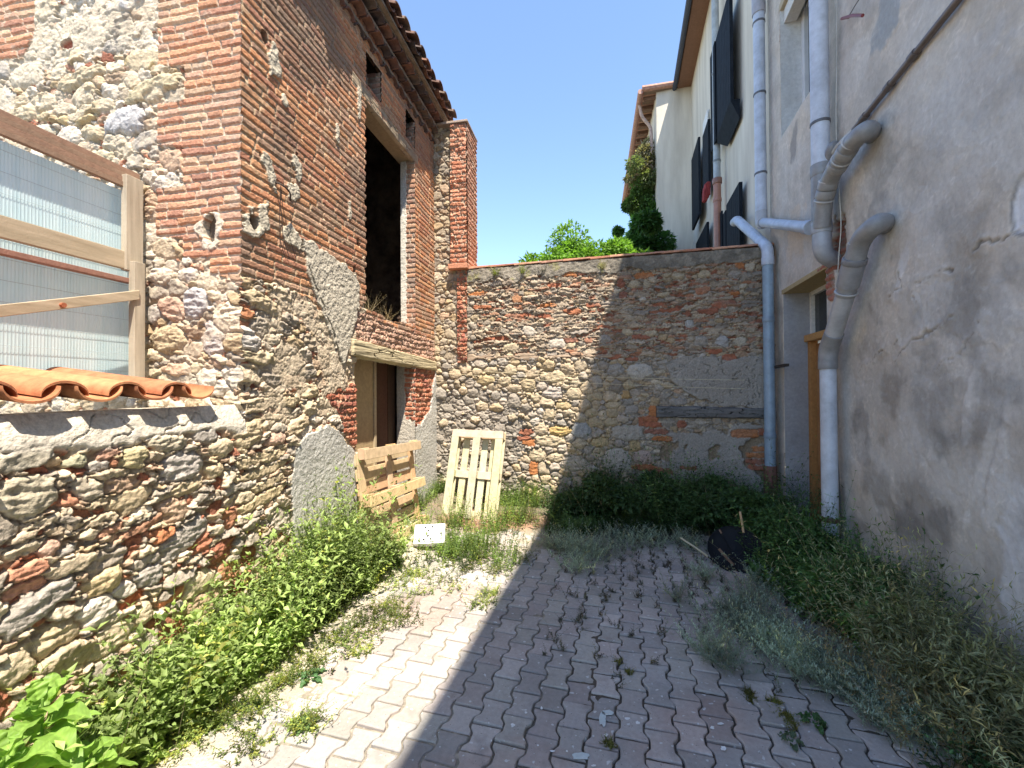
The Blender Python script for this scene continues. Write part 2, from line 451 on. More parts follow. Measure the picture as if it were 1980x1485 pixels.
def blob(Rf, pl, px, py, rx, ry, rot=0.0, seed=1, wob=0.35, f=6):
    """soft patch centred on (px,py) with radii in metres, >0 inside"""
    u, v = pl.uv(px, py)
    X, Y = Rf.U - u, Rf.V - v; c, s_ = math.cos(rot), math.sin(rot)
    d = np.hypot((X * c + Y * s_) / rx, (-X * s_ + Y * c) / ry)
    return 1 - d + wob * fbm(Rf.U, Rf.V, f, 4, seed)
def pst(pl, px, py, rx, ry, rot=0, col=(.5, .45, .36), H=0.03, edge=0.55, p=2.3, tilt=(0, 0)):
    """a stone given by its outline in the photo's pixels, placed on the wall plane"""
    u, v = pl.uv(px, py); u2, _ = pl.uv(px + rx, py); u3, _ = pl.uv(px - rx, py)
    _, v2 = pl.uv(px, py - ry); _, v3 = pl.uv(px, py + ry)
    return (u, v, abs(u2 - u3) / 2, abs(v2 - v3) / 2, rot, p, H, edge, col, tilt)
# ------------------------------------------------------------------ the walls on the left, as one continuous surface
PA = Plane((XA, YC, 0), (0, 1, 0), (1, 0, 0))
PB = Plane((XA, YC, 0), (1, 0, 0), (0, -1, 0))
PD = Plane((XA, YB, 0), (1, 0, 0), (0, -1, 0))
cC, cG, cW, cT, cR, cP, cO, cD = (.57, .50, .38), (.40, .38, .355), (.66, .62, .56), (.50, .43, .31), (.44, .17, .10), (.52, .38, .31), (.56, .47, .31), (.33, .30, .28)
class Sub:
    def __init__(s, R_, u0, u1, v0, v1):
        i0, i1 = np.searchsorted(R_.us, [u0, u1]); j0, j1 = np.searchsorted(R_.vs, [v0, v1])
        s.sl = (slice(j0, j1), slice(i0, i1)); s.R = R_; s.us = R_.us[i0:i1]; s.vs = R_.vs[j0:j1]
        s.U = R_.U[s.sl]; s.V = R_.V[s.sl]; s.du, s.dv = R_.du, R_.dv
    def put(s, m, H, C):
        if H is not None: s.R.H[s.sl] = np.where(m, H, s.R.H[s.sl])
        if C is not None: s.R.C[s.sl] = np.where(m[..., None], C, s.R.C[s.sl])

ZT = 5.5
LW0 = -1.9                               # the low wall starts here (u), the barn facade at 0
RA = Relief(PA, LW0, YB - YC, -0.12, ZT, 0.0052, 0.0055)
wu = RA.U + 0.02 * fbm(RA.U, RA.V, 6, 3, 90); wv = RA.V + 0.02 * fbm(RA.U, RA.V, 6, 3, 93)
brickline = PA.poly([(405, 520), (440, 534), (467, 532), (520, 545), (587, 572), (620, 600), (640, 600), (690, 600), (705, 590), (705, 700), (838, 720), (838, -900), (200, -900)])
def m_brickmain(U, V): return inpoly(U, V, brickline)
# --- rubble everywhere below
gA = [pst(PA, *a) for a in [
 # low wall, big stones first (px, py, rx, ry, rot, colour, H, edge, p)
 (42, 960, 58, 42, 0.1, (.45, .42, .34), .045, .35, 3.0), (60, 1172, 92, 32, 0.42, cG, .045, .5, 2.4), (194, 1123, 38, 31, 0, cO, .05, .8, 2.2), (184, 1180, 40, 27, 0.1, cW, .04, .6, 2.2),
 (272, 1188, 22, 22, 0, cC, .04, .8, 2.1), (278, 1113, 34, 22, -.2, cG, .035, .6, 2.3), (90, 1240, 66, 30, 0.4, cT, .035, .6, 2.3), (210, 1235, 50, 30, 0.3, cC, .03, .6, 2.3), (30, 1285, 60, 32, .35, cC, .04, .6, 2.3), (235, 1140, 24, 16, 0, cW, .03, .4, 2.4),
 (378, 1128, 34, 22, 0.1, cC, .04, .8, 2.1), (254, 885, 28, 24, 0, (.50, .45, .30), .045, .55, 2.8), (200, 878, 20, 13, 0, (.42, .27, .21), .03, .3, 3.4), (185, 903, 28, 14, 0, cG, .03, .3, 3.4), (45, 835, 34, 20, 0, cW, .03, .4, 3.2), (35, 890, 55, 22, 0.12, (.42, .40, .34), .04, .3, 3.6),
 (135, 893, 24, 15, 0.1, (.36, .36, .27), .04, .5, 2.6), (320, 858, 36, 16, -.1, (.45, .42, .34), .04, .4, 3), (390, 843, 24, 14, 0, cG, .035, .5, 2.5), (421, 865, 24, 20, 0, cC, .045, .7, 2.3), (348, 900, 42, 28, 0, (.46, .44, .42), .035, .5, 2.6), (409, 908, 18, 17, 0, cT, .045, .8, 2.1),
 (160, 945, 40, 22, -.3, (.46, .42, .35), .04, .4, 2.5), (240, 968, 50, 24, .3, cT, .03, .4, 2.5), (350, 945, 40, 16, .2, cT, .03, .4, 2.6), (125, 965, 16, 18, 0, (.55, .29, .20), .035, .5, 3), (290, 1060, 0.1, 0.1, 0, cG, .01, .5, 2.4),
 (312, 1031, 20, 14, 0.1, (.56, .26, .15), .045, .5, 3), (350, 1040, 52, 26, .45, cG, .03, .5, 2.5), (330, 1150, 26, 11, .25, (.56, .25, .15), .03, .4, 4), (250, 1158, 22, 14, .1, cR, .01, .4, 4), (40, 1105, 46, 15, .18, (.52, .28, .20), .04, .3, 4.5), (45, 1135, 48, 14, .22, (.54, .31, .23), .03, .3, 4.5),
 (120, 1020, 60, 9, .12, (.52, .44, .34), .04, .25, 5), (180, 1005, 58, 9, .10, (.55, .47, .36), .04, .25, 5), (255, 1001, 28, 9, .1, (.52, .46, .36), .04, .25, 5), (205, 1025, 30, 9, .18, (.54, .33, .24), .03, .25, 5), (270, 1018, 50, 9, .25, (.40, .24, .17), .035, .25, 5), (35, 1035, 40, 9, .12, (.54, .46, .36), .035, .25, 5), (75, 1010, 40, 8, .12, (.54, .48, .38), .035, .25, 5),
 (40, 1062, 42, 14, .15, (.52, .47, .37), .03, .5, 3), (90, 1057, 26, 13, .1, cP, .03, .5, 3), (130, 1060, 20, 10, 0, cG, .03, .5, 2.6),
 # facade rubble above the low wall
 (313, 534, 26, 17, -.1, cW, .05, .8, 2.1), (370, 533, 22, 13, -.1, cW, .04, .8, 2.1), (384, 585, 24, 34, .1, (.48, .48, .50), .045, .5, 2.3), (335, 600, 30, 22, -.7, cP, .045, .5, 2.2), (333, 655, 34, 27, 0, cT, .045, .5, 2.3), (508, 589, 36, 18, -.25, cT, .04, .5, 2.5),
 (460, 655, 44, 26, 0, (.56, .54, .52), .04, .5, 2.3), (415, 658, 22, 30, .3, (.50, .47, .46), .03, .5, 2.3), (469, 605, 18, 8, -.1, (.50, .25, .15), .03, .4, 3), (595, 755, 20, 16, 0, cT, .04, .8, 2.1), (617, 777, 12, 10, 0, cC, .045, .8, 2.1), (595, 790, 15, 15, 0, cC, .045, .8, 2.1), (608, 810, 14, 8, 0, cW, .04, .8, 2.1), (643, 811, 13, 10, 0, cW, .04, .8, 2.1), (635, 780, 12, 10, 0, cC, .04, .8, 2.1),
 (572, 823, 22, 17, .4, (.52, .44, .32), .045, .7, 2.2), (535, 828, 18, 9, 0, cG, .035, .7, 2.2), (524, 805, 24, 8, -.05, cC, .035, .4, 3), (530, 850, 22, 13, 0, cP, .04, .7, 2.3), (477, 838, 32, 26, .5, cT, .04, .5, 2.5), (515, 822, 14, 12, 0, cC, .04, .8, 2.2), (500, 885, 50, 12, .08, cT, .035, .3, 4), (500, 912, 56, 9, .12, cT, .03, .3, 4), (455, 940, 38, 10, .1, (.46, .43, .38), .035, .3, 4), (510, 935, 40, 9, .15, cT, .035, .3, 4), (500, 965, 50, 12, .2, (.52, .44, .30), .035, .3, 4), (470, 960, 20, 14, .1, cC, .035, .5, 2.4),
 (560, 775, 22, 10, .2, cT, .03, .5, 3), (480, 690, 60, 14, -.05, (.50, .44, .32), .04, .4, 3), (300, 640, 14, 12, 0, cW, .03, .7, 2.2), (300, 690, 20, 14, 0, cC, .03, .6, 2.3), (340, 712, 30, 12, 0, cC, .03, .6, 2.4), (480, 785, 60, 12, .05, (.48, .42, .32), .035, .35, 4), (595, 725, 0.1, 0.1, 0, cG, .01, .5, 2.4)]]
def style_A(u, v, rs):
    if u < 0.5 and v < 1.35:
        if rs.rand() < .5: return (1.05, 2.6, .12, 'field', .036, .35, 3.0)
        if rs.rand() < .35: return (.7, 1.5, .3, 'red', .022, .4, 3.2)
        return (.95, 1.7, .3, 'field', .038, .45, 2.5)
    if rs.rand() < .12: return (.6, 2.0, .2, 'red', .014, .35, 3.5)
    if rs.rand() < .25: return (.9, 1.4, .5, 'white', .024, .6, 2.3)
    return (1.0, 1.9, .35, 'field', .026, .5, 2.5)
def ins_A(U, V): return (V < 1.40 - 0 * U) | ((U > 0) & ~m_brickmain(U, V) & (V < 3.2))
S = Sub(RA, LW0, YB - YC, -0.12, 3.05)
lst = pack(S, lambda U, V: (V > -0.1) & ins_A(U, V) & ~((U > 1.15) & (U < 2.3) & (V < 1.9)), style_A, gA, 11)
H, C, ins, sid = stones(S, lst, 5, 0.018, grow=1.06, mcol=(.56, .47, .36), mrough=2.2, base=.001)
S.put(np.ones_like(ins, bool), H, C)
# mortar slopped over much of the barn's rubble
sl_ = ss(0.02, 0.28, fbm(S.U, S.V, 3.2, 4, 140) + 0.24) * ss(0.05, 0.25, S.U) * ss(1.25, 1.5, S.V)
Hm = 0.016 + 0.008 * fbm(S.U, S.V, 9, 4, 143) + 0.004 * ridge(S.U, S.V, 30, 2, 149)
Cm = np.array((.56, .49, .39)) * (1 + .10 * fbm(S.U, S.V, 8, 5, 146))[..., None]
S.R.H[S.sl] = S.R.H[S.sl] * (1 - .75 * sl_) + Hm * .75 * sl_
S.R.C[S.sl] = S.R.C[S.sl] * (1 - .8 * sl_[..., None]) + Cm * .8 * sl_[..., None]
# red earth mortar low down on the low wall
re_ = ss(0.05, 0.35, fbm(S.U, S.V, 2.6, 3, 150) - .1) * ss(1.2, .5, S.V) * (ins < 0.05)
S.R.C[S.sl] = S.R.C[S.sl] * (1 - .6 * re_[..., None]) + np.array((.45, .30, .22)) * .6 * re_[..., None]
S.R.C[S.sl] = warm(S.R.C[S.sl], 1.1, .93)
# --- cap of the low wall: smooth mortar rounded back under the tiles
S = Sub(RA, LW0, 0.0, 1.2, 1.6)
cap = ss(1.385, 1.415, S.V + 0.03 * fbm(S.U, S.V, 4, 3, 160))
Hc = 0.035 + 0.006 * fbm(S.U, S.V, 5, 4, 161) + 0.0015 * fbm(S.U, S.V, 50, 3, 162) - 0.9 * np.maximum(0, S.V - 1.42) ** 1.5
Hc = Hc - .012 * (np.abs(fbm(S.U, S.V, 3.3, 3, 163)) < .018)
Cc = np.array((.62, .56, .47)) * (1 + .07 * fbm(S.U, S.V, 10, 5, 164))[..., None]
S.R.H[S.sl] = S.R.H[S.sl] * (1 - cap) + Hc * cap
S.R.C[S.sl] = S.R.C[S.sl] * (1 - cap[..., None]) + Cc * cap[..., None]
# --- brickwork of the facade
S = Sub(RA, 0.0, YB - YC, 1.5, ZT)
BP = [(.45, .25, .17), (.40, .22, .15), (.49, .30, .20), (.36, .20, .15), (.43, .29, .22), (.38, .27, .21), (.50, .28, .18), (.34, .24, .19)]
Hb, Cb, eb = bricks(S, 21, 0.0575, 0.36, 0.012, 0.0085, BP, mcol=(.55, .46, .35), wob=.01)
dirt_shade = ss(-.1, .45, fbm(S.U, S.V, 1.1, 4, 170) + (S.V - 3.3) * .24 - S.U * .10)  # brick grime, strengthened upward to paint the eave's shade into the colour
Cb = warm(Cb, 1.25, 1.04); Cb = Cb * (1 - .55 * dirt_shade[..., None]) + np.array((.22, .165, .13)) * .55 * dirt_shade[..., None]
mm_ = inpoly(S.U + .02 * fbm(S.U, S.V, 6, 3, 90), S.V + .03 * fbm(S.U, S.V, 6, 3, 93), brickline)
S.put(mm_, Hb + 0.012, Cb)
# mortar patches on the brick
for (px, py, rx, ry, rot, sd) in [(525, 118, .055, .14, .0, 1), (572, 330, .06, .09, .4, 2), (560, 370, .07, .07, 0, 3), (515, 330, .05, .12, .5, 4), (648, 260, .03, .10, 0, 5), (672, 410, .03, .1, 0, 6), (545, 195, .03, .06, 0, 7), (485, 430, .10, .10, 0, 8), (560, 460, .12, .10, 0, 9), (505, 415, .06, .1, 0, 19), (690, 200, .04, .2, 0, 10)]:
    bb = blob(S, PA, px, py, rx, ry, rot, 200 + sd, .5, 9)
    Hr, Cr = render_coat(S, 210 + sd, (.54, .48, .38), .030, .1, 2)
    S.put((bb > .12) & mm_, Hr, Cr)
for (px, py, rx, ry) in [(508, 72, .03, .05), (487, 432, .045, .06), (580, 478, .022, .04), (634, 502, .02, .035), (683, 525, .03, .05), (500, 300, .012, .02), (655, 165, .012, .02), (570, 300, .01, .02), (690, 470, .03, .04)]:
    bb = blob(S, PA, px, py, rx, ry, 0, 230, .3, 14)
    S.put(bb > 0, np.full(S.U.shape, -.06, np.float32), np.broadcast_to(np.array((.2, .14, .1)), S.C.shape if hasattr(S, 'C') else S.U.shape + (3,)))
# light render panel right of the rubble
S = Sub(RA, 0.2, 2.0, 1.3, 3.2)
pan = PA.poly([(578, 462), (600, 470), (640, 500), (684, 528), (690, 560), (690, 600), (676, 650), (660, 705), (640, 660), (615, 600), (592, 540)])
Hr, Cr = render_coat(S, 240, (.53, .475, .385), .034, .10, 1.8)
edge = inpoly(S.U + .02 * fbm(S.U, S.V, 8, 4, 241), S.V + .03 * fbm(S.U, S.V, 8, 4, 243), pan)
S.put(edge, Hr, Cr)
dc = cracks(S, PA.poly([(592, 520), (606, 560), (622, 600), (640, 650), (655, 700)]), seed=245)
S.put(dc < .007 + .006 * pn(S.U * 20, S.V * 20, 4), np.full(S.U.shape, -.01, np.float32), np.broadcast_to(np.array((.25, .2, .16)), S.U.shape + (3,)))
# brick rubble by the door, sill rubble, smooth grey render low down
S = Sub(RA, 0.3, YB - YC, -0.12, 2.6)
RP = [(.42, .155, .09), (.37, .13, .08), (.46, .19, .115), (.32, .12, .085)]
Hq, Cq, eq = bricks(S, 31, 0.062, 0.24, 0.012, 0.014, RP, mcol=(.50, .32, .22), wob=.02, rough=3.5, rag=3)
q1 = PA.poly([(622, 765), (650, 755), (686, 740), (686, 862), (665, 845), (650, 800)])
q2 = PA.poly([(772, 700), (838, 712), (838, 790), (822, 815), (800, 835), (772, 830)])
q3 = PA.poly([(684, 600), (838, 660), (838, 720), (684, 660)])
wU = S.U + .025 * fbm(S.U, S.V, 7, 3, 250); wV = S.V + .04 * fbm(S.U, S.V, 7, 3, 253)
S.put(inpoly(wU, wV, q1), Hq + .01 + .012 * fbm(S.U, S.V, 8, 3, 254), Cq)
S.put(inpoly(wU, wV, q2), Hq + .012 + .016 * fbm(S.U, S.V, 9, 3, 255), Cq)
Cq3 = Cq * .55 + np.array((.56, .46, .36)) * .45
S.put(inpoly(wU, wV, q3), Hq + .010 + .012 * fbm(S.U, S.V, 8, 3, 256), Cq3)
g1 = PA.poly([(545, 1500), (556, 930), (562, 865), (590, 838), (622, 826), (646, 826), (664, 862), (690, 872), (690, 1500)])
g2 = PA.poly([(768, 1500), (768, 845), (790, 830), (812, 818), (828, 790), (840, 700), (842, 1500)])
Hg, Cg = render_coat(S, 260, (.47, .455, .42), .042, .08, 1.2)
S.put(inpoly(wU, wV, g1) | inpoly(wU, wV, g2), Hg, Cg)
# openings
def rect(pl, x1, y1, x2, y2): pass
uD0, uD1 = PA.uv(686, 760)[0], PA.uv(797, 760)[0]; zD = PA.uv(700, 690)[1] + .02
uW0, uW1 = PA.uv(704, 400)[0], PA.uv(799, 400)[0]; zW0, zW1 = 2.44, PA.uv(705, 195)[1]
uS1 = (PA.uv(705, 100)[0], PA.uv(734, 100)[0]); uS2 = (PA.uv(782, 240)[0], PA.uv(800, 240)[0]); zS = (4.76, 5.10)
je = .012 * fbm(RA.V, RA.V, 12, 2, 270)
wob_l = lambda seed: .010 * np.sign(np.sin(RA.V / .0575 * math.pi)) + .008 * fbm(RA.V, RA.V, 6, 2, seed)
RA.hole |= (RA.U > uD0) & (RA.U < uD1) & (RA.V < zD)
RA.hole |= (RA.U > uW0 + wob_l(1)) & (RA.U < uW1 + wob_l(2)) & (RA.V > zW0 + .03 * fbm(RA.U, RA.V, 5, 2, 3)) & (RA.V < zW1)
for a, b in (uS1, uS2): RA.hole |= (RA.U > a) & (RA.U < b) & (RA.V > zS[0]) & (RA.V < zS[1])
RA.hole |= (RA.U < -0.001) & (RA.V > 1.56)
print('uD', uD0, uD1, zD, 'uW', uW0, uW1, zW0, zW1)

# ------------------------------------------------------------------ front face of the barn (toward the camera)
UB0 = -2.5
RB = Relief(PB, UB0, 0.0, 1.30, ZT, 0.0055, 0.0055)
gB = [pst(PB, *a) for a in [
 (250, 240, 42, 26, 0.1, (.52, .53, .56), .05, .5, 2.5), (301, 178, 54, 20, .22, (.54, .49, .36), .05, .5, 2.5), (168, 188, 26, 21, .5, cC, .05, .8, 2.2), (222, 182, 20, 15, -.4, cW, .04, .6, 2.3), (90, 200, 26, 18, 0, cC, .05, .8, 2.2), (200, 163, 12, 9, 0, (.60, .48, .36), .04, .8, 2.2),
 (165, 155, 44, 18, .25, cC, .045, .5, 2.4), (90, 267, 22, 22, .3, (.56, .55, .48), .045, .7, 2.3), (137, 275, 28, 24, .4, cW, .045, .6, 2.3), (187, 260, 22, 14, -.1, cC, .045, .8, 2.2), (185, 215, 50, 13, .15, cT, .045, .5, 2.8), (200, 310, 28, 18, 0, (.55, .50, .38), .045, .6, 2.5), (55, 150, 34, 24, 0, (.58, .54, .46), .03, .6, 2.4),
 (235, 335, 24, 12, 0, cW, .035, .6, 2.4), (285, 275, 26, 18, .3, cG, .03, .5, 2.4), (10, 140, 18, 18, 0, (.30, .31, .34), .04, .5, 2.4), (325, 355, 26, 16, .1, cW, .035, .5, 2.5), (50, 225, 26, 20, .3, cC, .04, .6, 2.4), (95, 228, 14, 9, 0, cT, .04, .8, 2.2), (130, 235, 12, 9, 0, cO, .04, .8, 2.2), (35, 240, 20, 8, 0, cC, .035, .6, 2.6), (50, 263, 24, 9, 0, cW, .035, .6, 2.4),
 (175, 232, 24, 10, .3, cO, .04, .6, 2.5), (160, 55, 20, 12, 0, cG, .02, .5, 2.4), (250, 12, 40, 16, .1, (.50, .50, .52), .04, .5, 2.4), (280, 120, 34, 20, 0, (.52, .44, .28), .035, .6, 2.3), (230, 90, 30, 16, .1, cG, .02, .5, 2.4),
 (313, 534, 26, 17, -.1, cW, .05, .8, 2.1), (370, 533, 22, 13, -.1, cW, .04, .8, 2.1), (384, 585, 24, 32, .1, (.48, .48, .50), .045, .5, 2.3), (340, 597, 30, 22, -.7, cP, .045, .5, 2.2), (333, 655, 34, 27, 0, cT, .045, .5, 2.3), (300, 610, 20, 20, 0, cG, .04, .5, 2.3),
 (415, 655, 24, 34, .3, (.50, .47, .46), .03, .5, 2.3), (305, 690, 22, 12, 0, cC, .04, .6, 2.3), (345, 716, 30, 12, 0, (.58, .44, .34), .035, .5, 2.5), (385, 712, 12, 12, 0, cO, .04, .7, 2.2), (300, 720, 20, 8, 0, cC, .03, .5, 2.5), (410, 560, 0.1, 0.1, 0, cG, .01, .5, 2.4)]]
def style_B(u, v, rs):
    if v > 4.0 and rs.rand() < .75: return (.55, 1.6, .6, 'white', .012, .7, 2.3)
    if rs.rand() < .14: return (.75, 2.6, .25, 'red', .020, .35, 3.5)
    if rs.rand() < .22: return (.9, 1.3, .5, 'white', .030, .6, 2.3)
    return (1.1, 1.6, .45, 'field', .032, .5, 2.4)
qs = [(-400, 900), (-400, -1500), (312, -1500), (312, 130), (364, 135), (364, 200), (311, 205), (310, 285), (360, 288), (359, 364), (309, 368), (309, 460), (361, 462), (360, 498), (412, 502), (412, 528), (460, 545), (475, 900)]
quoin = PB.poly([(312, -1500), (312, 130), (364, 135), (364, 200), (311, 205), (310, 285), (360, 288), (359, 364), (309, 368), (309, 460), (361, 462), (360, 498), (412, 502), (412, 528), (462, 545), (490, 552), (520, -1500)])
quoin = [(min(u, .02) if x < 470 else .02, v) for (u, v), x in zip(quoin, [312, 312, 364, 364, 311, 310, 360, 359, 309, 309, 361, 360, 412, 412, 462, 490, 520])]
quoin2 = PB.poly([(-300, -1500), (78, -1500), (74, 70), (50, 118), (-300, 120)])
lst = pack(RB, lambda U, V: ~inpoly(U, V, quoin) & ~inpoly(U, V, quoin2), style_B, gB, 12)
H, C, ins, sid = stones(RB, lst, 6, 0.018, grow=1.07, mcol=(.60, .54, .44), mrough=1.5)
RB.put(np.ones_like(ins, bool), H, C)
# lime mortar over the upper infill
U, V = RB.U, RB.V
zz = PB.uv(200, 130)[1]
sl_ = ss(.0, .3, fbm(U, V, 3.5, 4, 340) + .25) * ss(zz - .1, zz + .25, V)
sl_ = np.maximum(sl_, ss(.0, .3, fbm(U, V, 4, 4, 345)) * .8)
Hm = .02 + .009 * fbm(U, V, 8, 4, 343) + .005 * ridge(U, V, 24, 3, 349); Cm = np.array((.64, .58, .48)) * (1 + .10 * fbm(U, V, 8, 5, 346))[..., None]
RB.H = RB.H * (1 - .7 * sl_) + Hm * .7 * sl_; RB.C = RB.C * (1 - .75 * sl_[..., None]) + Cm * .75 * sl_[..., None]
RB.C = warm(RB.C, 1.1, .80)
QP = [(.52, .27, .17), (.47, .23, .145), (.56, .32, .20), (.43, .22, .15), (.54, .36, .24), (.49, .30, .21), (.56, .29, .17)]
Hb, Cb, eb = bricks(RB, 22, 0.0575, 0.34, 0.011, 0.014, QP, mcol=(.56, .46, .36), wob=.008)
RB.put(inpoly(U, V, quoin) | inpoly(U, V, quoin2), Hb + .014, Cb)
for (px, py, rx, ry) in [(413, 445, .05, .10)]:
    bb = blob(RB, PB, px, py + 5, rx * 1.9, ry * 1.35, 0, 350, .5, 12)
    Hr, Cr = render_coat(RB, 351, (.58, .50, .40), .034, .1, 2); RB.put(bb > .1, Hr, Cr)
    bb = blob(RB, PB, px, py, rx, ry, 0, 352, .2, 10)
    RB.put(bb > 0, np.full(U.shape, -.11, np.float32), np.broadcast_to(np.array((.22, .15, .10)), U.shape + (3,)))
bb = blob(RB, PB, 135, 90, .06, .05, 0, 353, .5, 14); RB.put(bb > .1, np.full(U.shape, -.01, np.float32), np.broadcast_to(np.array((.36, .13, .09)), U.shape + (3,)))
# close the corner between the two faces
hB = RB.H[:, -1]; hA = RA.H[:, np.searchsorted(RA.us, 0.0)]
hB_onA = np.interp(RA.vs, RB.vs, hB); hA_onB = np.interp(RB.vs, RA.vs, hA)
RB.side['hi'] = ((1, 0, 0), hA_onB)

barn = empty('brick_barn', (XA, YC, 0))
tag(barn, 'old brick and rubble barn with a tall dark opening and a tiled roof', 'barn')
class Slice:
    """a range of columns of a relief, as a mesh of its own"""
    def __init__(s, R_, i0, i1, j0=0, j1=None):
        s.pl = R_.pl; s.U = R_.U[j0:j1, i0:i1]; s.V = R_.V[j0:j1, i0:i1]; s.H = R_.H[j0:j1, i0:i1]; s.C = R_.C[j0:j1, i0:i1]; s.hole = R_.hole[j0:j1, i0:i1]; s.side = {}
    mesh = Relief.mesh
k0 = int(np.searchsorted(RA.us, 0.0)); kz = int(np.searchsorted(RA.vs, 1.575))
fa = Slice(RA, k0, None); fa.side['lo'] = ((0, -1, 0), np.where(RA.vs > 1.56, hB_onA, 0))
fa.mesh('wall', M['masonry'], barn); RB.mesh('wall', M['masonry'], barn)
lowwall = Slice(RA, 0, k0 + 1, 0, kz)

# ------------------------------------------------------------------ back wall with the tall strip at its left end
def ztop(u): # top of the back wall, rising to the right
    a = PD.uv(910, 522); b = PD.uv(1470, 478); t = (u - a[0]) / (b[0] - a[0]); return a[1] + t * (b[1] - a[1])
UD1 = 4.50
ZP = onY(890, 243, YB).z
RD = Relief(PD, 0.0, UD1, -0.12, ZP, 0.0085, 0.0085)
U, V = RD.U, RD.V
zb = PD.uv(1100, 690)[1]
RDg = []
for a in [(1237, 718, 26, 16, 0, (.56, .54, .50), .05, .8, 2.4), (1192, 890, 28, 26, 0, (.52, .50, .46), .05, .7, 2.5), (1213, 837, 34, 16, 0, (.46, .44, .40), .045, .4, 2.8), (1124, 832, 19, 17, 0, (.42, .44, .45), .045, .6, 2.5), (1244, 884, 19, 14, 0, (.56, .46, .42), .045, .7, 2.3),
 (1190, 716, 18, 13, 0, cG, .045, .8, 2.2), (1068, 728, 26, 13, 0, cC, .045, .7, 2.5), (988, 715, 13, 12, 0, cC, .05, .8, 2.2), (950, 715, 15, 8, 0, cC, .045, .8, 2.2), (923, 718, 10, 9, 0, cC, .045, .8, 2.2), (940, 735, 18, 11, 0, cO, .045, .8, 2.2), (976, 737, 14, 10, 0, cC, .045, .8, 2.2), (1022, 745, 16, 14, 0, cT, .05, .8, 2.2), (1068, 760, 20, 14, 0, (.54, .50, .47), .05, .7, 2.3), (1110, 760, 15, 14, 0, cC, .05, .7, 2.3),
 (1036, 768, 11, 10, 0, cC, .05, .8, 2.1), (1090, 785, 16, 9, 0, cO, .05, .8, 2.2), (1062, 800, 15, 14, 0, cC, .045, .8, 2.2), (1083, 833, 22, 11, 0, (.60, .46, .24), .045, .7, 2.4), (1062, 852, 34, 12, 0, cC, .04, .5, 2.6), (1150, 768, 17, 9, 0, cT, .045, .7, 2.3), (1215, 745, 14, 10, 0, cT, .045, .8, 2.2), (1290, 745, 14, 6, 0, cC, .04, .7, 2.3), (1212, 764, 11, 9, 0, (.50, .36, .20), .04, .6, 2.4), (1185, 783, 16, 8, 0, cC, .04, .6, 2.6),
 (1144, 798, 14, 10, 0, cT, .04, .8, 2.2), (1182, 797, 14, 10, 0, cT, .04, .8, 2.2), (1222, 793, 14, 9, 0, cG, .04, .7, 2.3), (1310, 777, 19, 8, 0, cG, .04, .6, 2.4), (1150, 817, 16, 10, 0, cT, .04, .8, 2.2), (1182, 817, 14, 9, 0, cT, .04, .8, 2.2), (1120, 858, 14, 11, 0, cC, .045, .8, 2.2), (1160, 855, 18, 10, 0, cO, .04, .8, 2.3), (1155, 875, 14, 9, 0, cC, .04, .8, 2.2), (1228, 862, 13, 12, 0, (.52, .42, .26), .04, .7, 2.3),
 (1110, 895, 30, 16, 0, (.50, .46, .40), .045, .7, 2.5), (1075, 885, 16, 11, 0, cC, .045, .8, 2.2), (1040, 880, 18, 14, 0, cC, .045, .8, 2.2), (1155, 875, 12, 8, 0, cC, .04, .8, 2.2), (1035, 815, 12, 10, 0, cW, .04, .8, 2.2), (1045, 795, 10, 8, 0, cW, .04, .8, 2.2), (1022, 640, 16, 9, -.3, cW, .035, .5, 2.4), (1077, 664, 18, 10, 0, cW, .035, .6, 2.4), (990, 672, 18, 8, 0, cC, .035, .6, 2.4), (1105, 668, 12, 6, 0, cC, .03, .7, 2.3),
 (1362, 530, 14, 8, 0, cC, .03, .7, 2.3), (1310, 534, 14, 7, 0, cC, .03, .7, 2.3), (1226, 549, 11, 8, 0, cC, .03, .7, 2.3), (1251, 548, 7, 8, 0, cC, .03, .7, 2.3), (1283, 570, 13, 5, 0, cC, .03, .6, 2.4), (1242, 579, 8, 5, 0, cW, .03, .7, 2.3), (1334, 625, 10, 9, 0, (.52, .53, .53), .03, .7, 2.3), (1397, 660, 14, 12, -.5, (.52, .53, .55), .035, .5, 2.4), (1432, 660, 14, 9, 0, (.58, .54, .46), .035, .8, 2.2), (1355, 660, 14, 12, 0, cG, .03, .6, 2.4), (1257, 645, 14, 7, 0, cC, .03, .6, 2.4), (1213, 642, 12, 8, 0, cC, .03, .6, 2.4), (1420, 530, 12, 9, 0, cG, .025, .6, 2.4), (1170, 655, 14, 8, 0, cG, .03, .7, 2.3)]:
    RDg.append(pst(PD, *a))
def rb(px, py, rx, ry, col=(.46, .16, .10), H=.03, rot=0): RDg.append(pst(PD, px, py, rx, ry, rot, col, H, .22, 6.0))
